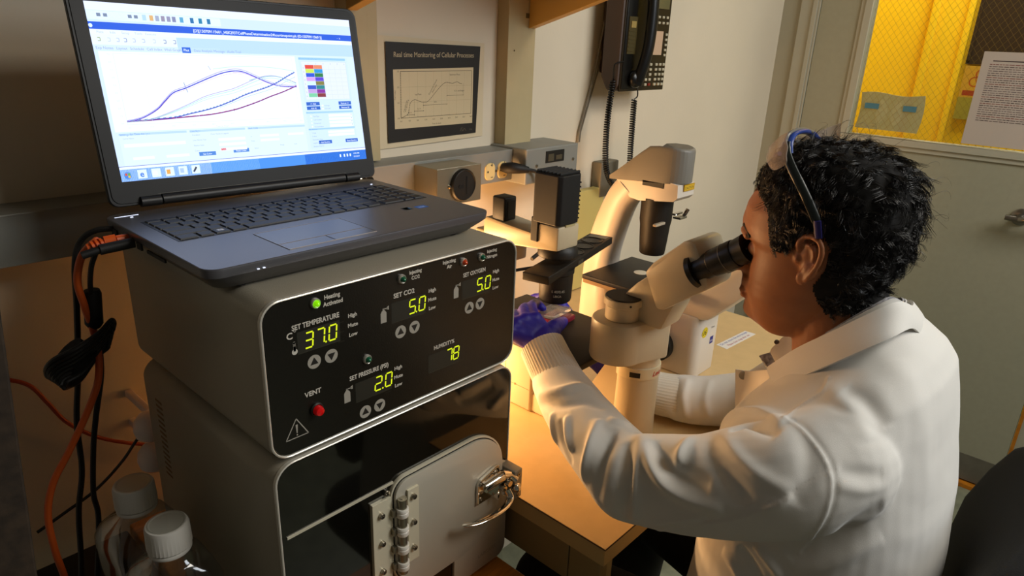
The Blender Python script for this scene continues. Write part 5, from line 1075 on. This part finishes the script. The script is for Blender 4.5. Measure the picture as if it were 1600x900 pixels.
def fold(pts, amp, sig, taper=True, poly3=None):
    P = poly3 or on_coat(pts)
    if len(P) < 2: return
    P = np.array([tuple(p) for p in P]); lo, hi = P.min(0)-4*sig, P.max(0)+4*sig
    idx = np.where(((cv_ > lo) & (cv_ < hi)).all(1))[0]
    if not len(idx): return
    X_ = cv_[idx]; best = np.full(len(idx), 9.); tt = np.zeros(len(idx)); n = len(P)-1
    for i in range(n):
        a, d = P[i], P[i+1]-P[i]; L2 = max((d*d).sum(), 1e-12)
        if L2 > .0016: continue
        t = np.clip(((X_-a)@d)/L2, 0, 1); dd = np.linalg.norm(X_-a-t[:, None]*d, axis=1); m = dd < best; best[m] = dd[m]; tt[m] = (i+t[m])/n
    w_ = np.sin(np.pi*np.clip(tt, 0, 1))**.6 if taper else 1.
    disp[idx] += amp*np.exp(-(best/sig)**2)*w_
# folds (ridges raised, valleys pressed), traced on the sleeve and back
for p, a, s in [
    ([(935, 655), (925, 690), (914, 735), (910, 775)], .007, .009), ([(958, 668), (945, 700), (935, 740), (930, 790)], -.007, .011),
    ([(1004, 672), (1010, 705), (1022, 735), (1045, 762), (1085, 782), (1130, 795)], .009, .010), ([(1020, 690), (1035, 715), (1060, 740), (1110, 760)], -.006, .012),
    ([(985, 690), (980, 740), (975, 790), (970, 815)], -.008, .012), ([(998, 680), (994, 730), (990, 790), (988, 822)], .006, .008),
    ([(885, 650), (888, 680), (895, 705)], .006, .008), ([(862, 645), (868, 685), (885, 725), (905, 750)], .005, .007), ([(875, 655), (880, 690), (895, 725)], -.005, .008),
    ([(1128, 668), (1150, 648), (1190, 645), (1225, 662)], .007, .009), ([(1140, 672), (1175, 662), (1215, 680)], -.007, .010),
    ([(1090, 668), (1075, 690), (1062, 715), (1060, 730)], .007, .009), ([(1105, 672), (1120, 715), (1150, 765), (1165, 790)], -.007, .014), ([(1118, 668), (1150, 710), (1190, 745), (1240, 770)], .004, .010),
    ([(1240, 655), (1262, 700), (1262, 745), (1240, 790)], -.003, .013), ([(840, 615), (870, 612), (905, 605), (930, 612)], .006, .010), ([(842, 632), (875, 634), (915, 628), (945, 640)], -.004, .009),
    ([(950, 655), (990, 665), (1020, 668)], .004, .008), ([(1000, 822), (1050, 815), (1100, 812)], .003, .008), ([(1190, 800), (1215, 790), (1240, 775)], .003, .007),
    ([(1318, 610), (1350, 625), (1375, 655), (1382, 670)], -.004, .014), ([(1290, 600), (1330, 640), (1360, 690)], .003, .014), ([(1310, 735), (1345, 742), (1380, 740)], -.0025, .010), ([(1305, 760), (1350, 765), (1390, 760)], .002, .008),
    ([(1230, 870), (1290, 850), (1340, 815), (1380, 790)], -.004, .016), ([(1240, 895), (1300, 880), (1380, 840)], .003, .012), ([(1400, 560), (1430, 620), (1445, 700), (1450, 790)], .002, .02),
    ([(1130, 860), (1150, 885), (1160, 910)], .006, .009), ([(1155, 855), (1175, 885), (1185, 910)], -.006, .009), ([(1180, 850), (1205, 880), (1225, 910)], .005, .008),
    ([(1045, 590), (1040, 620), (1042, 650)], .004, .007), ([(1075, 590), (1068, 620), (1072, 655)], .004, .008), ([(1058, 590), (1054, 622), (1056, 655)], -.004, .007), ([(1110, 592), (1102, 625), (1108, 655)], .0035, .008),
]: fold(p, a*1.25, s*.85)
# seams: armhole, yoke, underarm
for p in ([(1227, 655), (1252, 668), (1281, 704), (1296, 735), (1299, 765), (1290, 805), (1270, 838), (1247, 864)],):
    fold(p, .0017, .0022, False); fold([(x+6, y) for x, y in p], -.0010, .0030, False)
fold([(1295, 590), (1285, 612), (1268, 622), (1245, 638), (1227, 655)], .0017, .0022, False)
fold([(1294, 735), (1240, 768), (1190, 790), (1140, 808), (1090, 815), (1000, 828)], -.0016, .0028, False); fold([(1294, 739), (1240, 773), (1190, 795), (1140, 813), (1090, 820), (1000, 833)], .0014, .003, False)
ns = np.array([noise.noise(V(p)*22)*.6+noise.noise(V(p)*48)*.25 for p in cv_]); disp += ns*.0016
cv_ += no_*disp[:, None]; CM.vertices.foreach_set('co', cv_.ravel()); CM.update(); CM.materials.append(COAT)
cs = None
coat = link('lab_coat', CM, pr)
sm = coat.modifiers.new('soften', 'SMOOTH'); sm.iterations = 2; sm.factor = .4
def sheet(rows__, thick, name, parent, m, smooth=60):
    # rows__: equal-length point lists; thickened along the local normal
    R = [[V(p) for p in r] for r in rows__]; nr, nc = len(R), len(R[0]); N_ = [[None]*nc for _ in range(nr)]
    for i in range(nr):
        for j in range(nc):
            a = R[min(i+1, nr-1)][j]-R[max(i-1, 0)][j]; c = R[i][min(j+1, nc-1)]-R[i][max(j-1, 0)]; N_[i][j] = a.cross(c).normalized()
    vs = [R[i][j]+N_[i][j]*thick/2 for i in range(nr) for j in range(nc)]+[R[i][j]-N_[i][j]*thick/2 for i in range(nr) for j in range(nc)]; o = nr*nc; fs = []
    for i in range(nr-1):
        for j in range(nc-1): a = i*nc+j; fs += [(a, a+1, a+nc+1, a+nc), (o+a, o+a+nc, o+a+nc+1, o+a+1)]
    bd = [j for j in range(nc)]+[i*nc+nc-1 for i in range(1, nr)]+[(nr-1)*nc+j for j in range(nc-2, -1, -1)]+[i*nc for i in range(nr-2, 0, -1)]
    for a, c in zip(bd, bd[1:]+bd[:1]): fs.append((a, c, o+c, o+a))
    b = MB(); b.add(vs, fs); return b.build(name, m, parent, smooth)
Tc = [at_x(1200, 574, .850), at_x(1245, 545, .834), at_x(1300, 519, .824), at_x(1360, 490, .832), at_x(1402, 472, .852), V(.889, .1555, -.2835), V(.928, .168, -.290), V(.948, .205, -.320), V(.938, .258, -.362), V(.915, .288, -.395)]
Bc = [at_x(1215, 603, .806), at_x(1262, 585, .792), at_x(1330, 556, .784), at_x(1390, 530, .800), at_x(1424, 513, .848), V(.890, .1365, -.318), V(.955, .145, -.330), V(.990, .195, -.350), V(.965, .265, -.385), V(.93, .300, -.425)]
Tc, Bc = spline(Tc, 5), spline(Bc, 5)
col = sheet([[b_.lerp(t_, k/5)+((t_-V(HX, .225, t_.z)).normalized()*.004*math.sin(math.pi*k/5)) for t_, b_ in zip(Tc, Bc)] for k in range(6)], .0026, 'coat_collar', coat, COAT)
inn = [t_+(V(HX, .228, t_.z)-t_).normalized()*.007 for t_ in Tc]
sheet([[p+V(0, 0, -.035) for p in inn], [p+V(0, 0, -.012) for p in inn], [p+V(0, 0, .0015) for p in inn]], .0015, 'collar_lining', coat, COAT)
SH = mat('shirt_cloth', 'a9a8ad', .7, var=.35, vscale=220); inn = [t_+(V(HX, .228, t_.z)-t_).normalized()*.0105 for t_ in Tc]
sheet([[p+V(0, 0, -.03) for p in inn], [p+V(0, 0, .0025) for p in inn]], .0018, 'shirt_collar', pr, SH)
# opened front flap with its snaps
q = [[at_x(1150, 577, .965), at_x(1172, 580, .945), at_x(1200, 578, .915)], [at_x(1150, 605, .962), at_x(1175, 608, .935), at_x(1207, 596, .895)], [at_x(1150, 645, .955), at_x(1172, 632, .925), at_x(1212, 606, .870)]]
fp = sheet(q, .0026, 'front_flap', coat, COAT)
b = MB(); P = at_x(1162, 586, .952); b.tube([P+V(-.004, -.001, .0005), P+V(-.0015, 0, 0)], [.0062, .0068], 20); b.build('snap', mat('snap_grey', '8f8a7c', .4), fp)
q = [[at_x(1197, 574, .925), at_x(1200, 560, .925), at_x(1206, 545, .925)], [at_x(1215, 566, .915), at_x(1218, 545, .92), at_x(1222, 528, .92)], [at_x(1240, 552, .905), at_x(1243, 530, .91), at_x(1242, 514, .915)]]
f2 = sheet(q, .0024, 'right_collar', coat, COAT)
b = MB(); P = at_x(1214, 534, .912); b.tube([P+V(-.003, 0, 0), P], [.003, .0034], 14); b.build('snap', mat('snap_dark', '4a3a2a', .4), f2)
q = [[at_x(1186, 556, .90), at_x(1194, 553, .905), at_x(1203, 551, .91)], [at_x(1190, 562, .90), at_x(1199, 566, .905), at_x(1214, 572, .90)], [at_x(1196, 570, .90), at_x(1202, 576, .905), at_x(1210, 582, .90)]]
sheet(q, .002, 'shirt_placket', pr, SH)
# ribbed knit cuffs
KN = mat('knit_cuff', 'd9d2c4', .8, bump=.3, bscale=900)
def cuff(P, R_, name):
    pts = spline(P, 8); m = len(pts); rr = [float(np.interp(i/8, range(len(P)), R_)) for i in range(m)]; n = 132; rings = []; u = V(0, 0, 1)
    for i in range(m):
        t = (pts[min(i+1, m-1)]-pts[max(i-1, 0)]).normalized(); u = (u-t*u.dot(t)).normalized(); w_ = t.cross(u)
        rings.append([pts[i]+(u*math.cos(2*math.pi*j/n)+w_*math.sin(2*math.pi*j/n))*(rr[i]+(.0005 if j % 3 else -.0006)) for j in range(n)])
    b = MB(); b.loft(rings); b.loft([[p+(c_-p)*.10 for p in rings[-1]] if False else rings[-1], [pts[-1]+(p-pts[-1])*.90-(pts[-1]-pts[-2]).normalized()*.001 for p in rings[-1]]], cap=False); return b.build(name, KN, coat, 60)
CU_ = [(882, 612, .760, 41), (870, 588, .772, 38), (857, 562, .782, 36), (847, 541, .790, 35)]
cuff([at_x(a, c, x) for a, c, x, r_ in CU_], [r_*at_x(a, c, x).dot(_f)/FPX for a, c, x, r_ in CU_], 'cuff')
RC_ = at_z(1028, 614, -.600); cuff([at_z(1074, 622, -.601), at_z(1052, 619, -.601), RC_, RC_+V(-.012, .03, .004), RC_+V(-.026, .062, .015)], [.0405, .0395, .038, .036, .034], 'cuff')

# gloved hands
def hand(name, wrist, knuck, fingers, thumb, palm_r=.0150, label=None):
    g = MB(); W_ = V(wrist[0]); g.tube([V(wrist[1]), W_], [.0285, .0285], 24); g.ball(W_, .0285)
    for k in knuck: g.tube([W_.lerp(V(k), .0), W_.lerp(V(k), .5), V(k)], [palm_r+.004, palm_r+.0025, .0128], 16); g.ball(k, .0132)
    for a, c in zip(knuck, knuck[1:]): g.tube([V(a), V(c)], [.0120, .0120], 12); m1 = W_.lerp(V(a), .55); m2_ = W_.lerp(V(c), .55); g.tube([m1, m2_], [.0165, .0165], 12)
    for f_ in fingers:
        R_ = [.0100, .0092, .0084, .0072]; g.tube(spline(f_, 5), [float(np.interp(i/5, range(len(f_)), R_[:len(f_)])) for i in range(5*(len(f_)-1)+1)], 14)
        for p, r_ in zip(f_, R_): g.ball(p, r_)
    R_ = [.0170, .0140, .0110, .0090]; g.tube(spline(thumb, 5), [float(np.interp(i/5, range(4), R_)) for i in range(16)], 16)
    for p, r_ in zip(thumb, R_): g.ball(p, r_)
    me_ = solidify_union(g, .0017, 9, .5); me_.materials.append(GLOVE)
    n_ = len(me_.vertices); c_ = np.empty(n_*3); me_.vertices.foreach_get('co', c_); c_ = c_.reshape(-1, 3); nn = np.empty(n_*3); me_.vertices.foreach_get('normal', nn); nn = nn.reshape(-1, 3)
    dd = np.array([noise.noise(V(p[0]*110, p[1]*45, p[2]*110)) for p in c_]); c_ += nn*(dd*.0005)[:, None]; me_.vertices.foreach_set('co', c_.ravel()); me_.update()
    return link(name, me_, pr, label)
K = [at_z(836, 499, -.436), at_z(821, 500, -.4345), at_z(808, 506, -.438), at_z(799, 518, -.447)]
F_ = [[K[0], at_z(831, 480, -.437), at_z(838, 474, -.452), at_z(848, 482, -.464)],
      [K[1], at_z(818, 484, -.436), at_z(825, 480, -.452), at_z(836, 489, -.468)],
      [K[2], at_z(803, 494, -.440), at_z(808, 490, -.458), at_z(822, 500, -.472)],
      [K[3], at_z(793, 508, -.452), at_z(797, 505, -.467), at_z(808, 512, -.476)]]
TH = [at_z(860, 522, -.456), at_z(867, 511, -.454), at_z(875, 506, -.462), at_z(880, 502, -.470)]
hand('gloved_hand', [at_z(846, 531, -.466), at_x(850, 545, .788)], K, F_, TH, .019)
RW_ = RC_+V(-.026, .062, .018); RK = [at_x(874, 473, 1.000), at_x(867, 469, 1.012), at_x(859, 467, 1.024), at_x(851, 468, 1.036)]
RF = [[k, k+V(-.004, .022, -.001), k+V(-.010, .036, -.016), k+V(-.012, .034, -.036)] for k in RK]
RT = [V(1.005, .735, -.548), V(.998, .750, -.540), V(.996, .765, -.530), V(.996, .780, -.522)]
hand('gloved_hand', [V(1.02, .735, -.552), RW_], RK, RF, RT)
# right forearm under its cuff, trousers and shoes
TRS = mat('trouser_cloth', '2a2622', .8, bump=.2, bscale=500)
tb_ = MB()
def tlimb(P, R_): pts = spline(P, 6); tb_.tube(pts, [float(np.interp(i/6, range(len(P)), R_)) for i in range(len(pts))], 24); tb_.ball(P[0], R_[0]); tb_.ball(P[-1], R_[-1])
for s in (-1, 1):
    tlimb([V(HX+s*.09, .16, -.875), V(HX+s*.13, .36, -.865), V(HX+s*.15, .545, -.86)], [.092, .082, .064]); tlimb([V(HX+s*.15, .545, -.86), V(HX+s*.15, .56, -1.08), V(HX+s*.15, .54, -1.315)], [.064, .056, .045])
tb_.ball((HX, .17, -.88), (.17, .14, .095))
tm = solidify_union(tb_, .006, 5, .5); tm.materials.append(TRS); link('trousers', tm, pr)
for s in (-1, 1):
    b = MB(); x = HX+s*.15; rings = []
    for y, w_, h in ((.490, .026, .05), (.505, .036, .070), (.55, .038, .075), (.60, .040, .060), (.66, .046, .045), (.71, .044, .038), (.745, .030, .030), (.755, .012, .020)):
        rings.append([V(x+w_*math.cos(t*math.pi/12), y, FLOOR+.001+(h if math.sin(t*math.pi/12) > 0 else 0)*abs(math.sin(t*math.pi/12))**.8) for t in range(24)])
    b.loft(rings); b.build('shoe', mat('shoe_black', '0f0e0d', .4), pr, 50)

# safety glasses pushed up on the hair
sg_ = root('safety_glasses', at_x(1232, 215, .82), 'clear safety glasses with blue and black frame pushed up on the curly hair', 'glasses')
ARM = mat('frame_black', '1d2422', .35); BLU = mat('frame_blue', '1f3f8e', .35); LNS = bpy.data.materials.new('clear_lens'); LNS.use_nodes = True; nt = LNS.node_tree; N = nt.nodes; N.remove(N['Principled BSDF'])
tr = N.new('ShaderNodeBsdfTransparent'); tr.inputs[0].default_value = (.88, .84, .82, 1); gs = N.new('ShaderNodeBsdfPrincipled'); gs.inputs['Base Color'].default_value = (.75, .66, .58, 1); gs.inputs['Roughness'].default_value = .12; mx = N.new('ShaderNodeMixShader'); mx.inputs[0].default_value = .24
nt.links.new(tr.outputs[0], mx.inputs[1]); nt.links.new(gs.outputs[0], mx.inputs[2]); nt.links.new(mx.outputs[0], N['Material Output'].inputs[0])
b = MB(); pts = spline([at_x(1229, 222, .812), at_x(1229, 240, .806), at_x(1238, 264, .800), at_x(1252, 292, .796), at_x(1265, 320, .795), at_x(1276, 348, .796), at_x(1278, 366, .799)], 7); m = len(pts)
b.tube(pts, [.0045]*4+[.0052]*(m-12)+[.0042]*8, 12, flat=.45, up=(0, 1, 0)); b.build('temple_arm', ARM, sg_)
b = MB(); pts = spline([at_x(1282, 226, .962), at_x(1296, 250, .975), at_x(1305, 290, .975), at_x(1310, 330, .97)], 6); b.tube(pts, .0042, 12, flat=.5); b.build('temple_arm', ARM, sg_)
b = MB(); b.tube(spline([at_x(1277, 345, .794), at_x(1279, 372, .798)], 6), .0044, 12, flat=.5, up=(0, 1, 0)); b.build('ear_tip', mat('tip_blue', '24206a', .4), sg_)
b = MB(); fr_ = spline([at_x(1232, 240, .811), at_x(1233, 222, .816), at_x(1241, 209, .838), at_x(1255, 205, .885), at_x(1268, 209, .93), at_x(1281, 224, .962)], 7)
b.tube(fr_, .0033, 12, flat=1.6); b.build('brow_bar', BLU, sg_)
b = MB(); b.tube(spline([at_x(1227, 238, .809), at_x(1228, 220, .812), at_x(1234, 208, .820), at_x(1246, 202, .845), at_x(1258, 202, .885), at_x(1270, 206, .92)], 7), .0020, 10); b.build('frame_edge', mat('frame_grey', '6f6c66', .3), sg_)
top_ = [at_x(1232, 207, .800), at_x(1222, 212, .808), at_x(1213, 220, .830), at_x(1208, 226, .870)]; mid_ = [at_x(1231, 230, .800), at_x(1213, 238, .806), at_x(1202, 238, .828), at_x(1201, 238, .872)]; bot_ = [at_x(1230, 256, .800), at_x(1210, 266, .806), at_x(1200, 254, .826), at_x(1198, 246, .872)]
tt_, mm_, bb_ = spline(top_, 5), spline(mid_, 5), spline(bot_, 5)
sheet([tt_, [a.lerp(c, .5)+V(-.002, .002, .001) for a, c in zip(tt_, mm_)], mm_, [a.lerp(c, .5)+V(-.001, .001, 0) for a, c in zip(mm_, bb_)], bb_], .0016, 'lens', sg_, LNS)
mr = lambda p: V(2*.888-p.x+.0, p.y, p.z)
sheet([[mr(p) for p in tt_], [mr(p) for p in mm_], [mr(p) for p in bb_]], .0016, 'lens', sg_, LNS)
b = MB(); b.tube(spline([at_x(1218, 240, .84), at_x(1212, 244, .85), at_x(1222, 248, .86)], 5), .0030, 8); b.build('nose_pad', mat('pad_purple', '3c3066', .5), sg_)

# office chair
ch = root('office_chair', (.885, .10, FLOOR), 'black mesh-backed office chair the person sits on', 'chair')
CB = mat('chair_mesh', '070606', .97, bump=.5, bscale=700); b = MB(); rings = []
for z, y, hw in ((-.88, .035, .17), (-.85, .030, .20), (-.78, .022, .215), (-.70, .018, .222), (-.62, .010, .222), (-.56, -.005, .215), (-.51, -.022, .205), (-.485, -.034, .185), (-.475, -.040, .14)):
    r_ = []
    for k in range(40):
        t = 2*math.pi*k/40; c, s = math.cos(t), math.sin(t); q = (abs(c)**4+abs(s)**4)**(-1/4); xx = hw*c*q; r_.append(V(.885+xx, y+.018*s*q+.9*xx*xx, z))
    rings.append(r_)
b.loft(rings); b.build('backrest', CB, ch, 60)
b = MB(); b.prism(rrect(.46, .44, .09, 6, .885, .20), (0, 0, -1.035), (1, 0, 0), (0, 1, 0), (0, 0, .065)); b.build('seat', CB, ch, 40, bevel=.015)
b = MB(); b.tube(spline([V(.885, .01, -.70), V(.885, -.03, -.85), V(.885, -.01, -1.0), V(.885, .12, -1.045)], 6), .018, 14, flat=2.0); b.build('back_support', BLACK, ch)
b = MB(); b.cyl((.885, .20, -1.34), (.885, .20, -1.035), .024); b.build('gas_lift', BLACK, ch)
for k in range(5):
    a = 2*math.pi*k/5+.3; e_ = V(.885+.28*math.cos(a), .20+.28*math.sin(a), -1.345); b = MB(); b.tube([V(.885, .20, -1.325), e_], [.022, .014], 12); o = b.build('base_arm', BLACK, ch)
    b = MB(); b.cyl(e_+V(-.010*math.sin(a), .010*math.cos(a), -.036), e_+V(.010*math.sin(a), -.010*math.cos(a), -.036), .0275, 20); b.cyl(e_, e_+V(0, 0, -.03), .006, 10); b.build('caster', RUBBER, o)
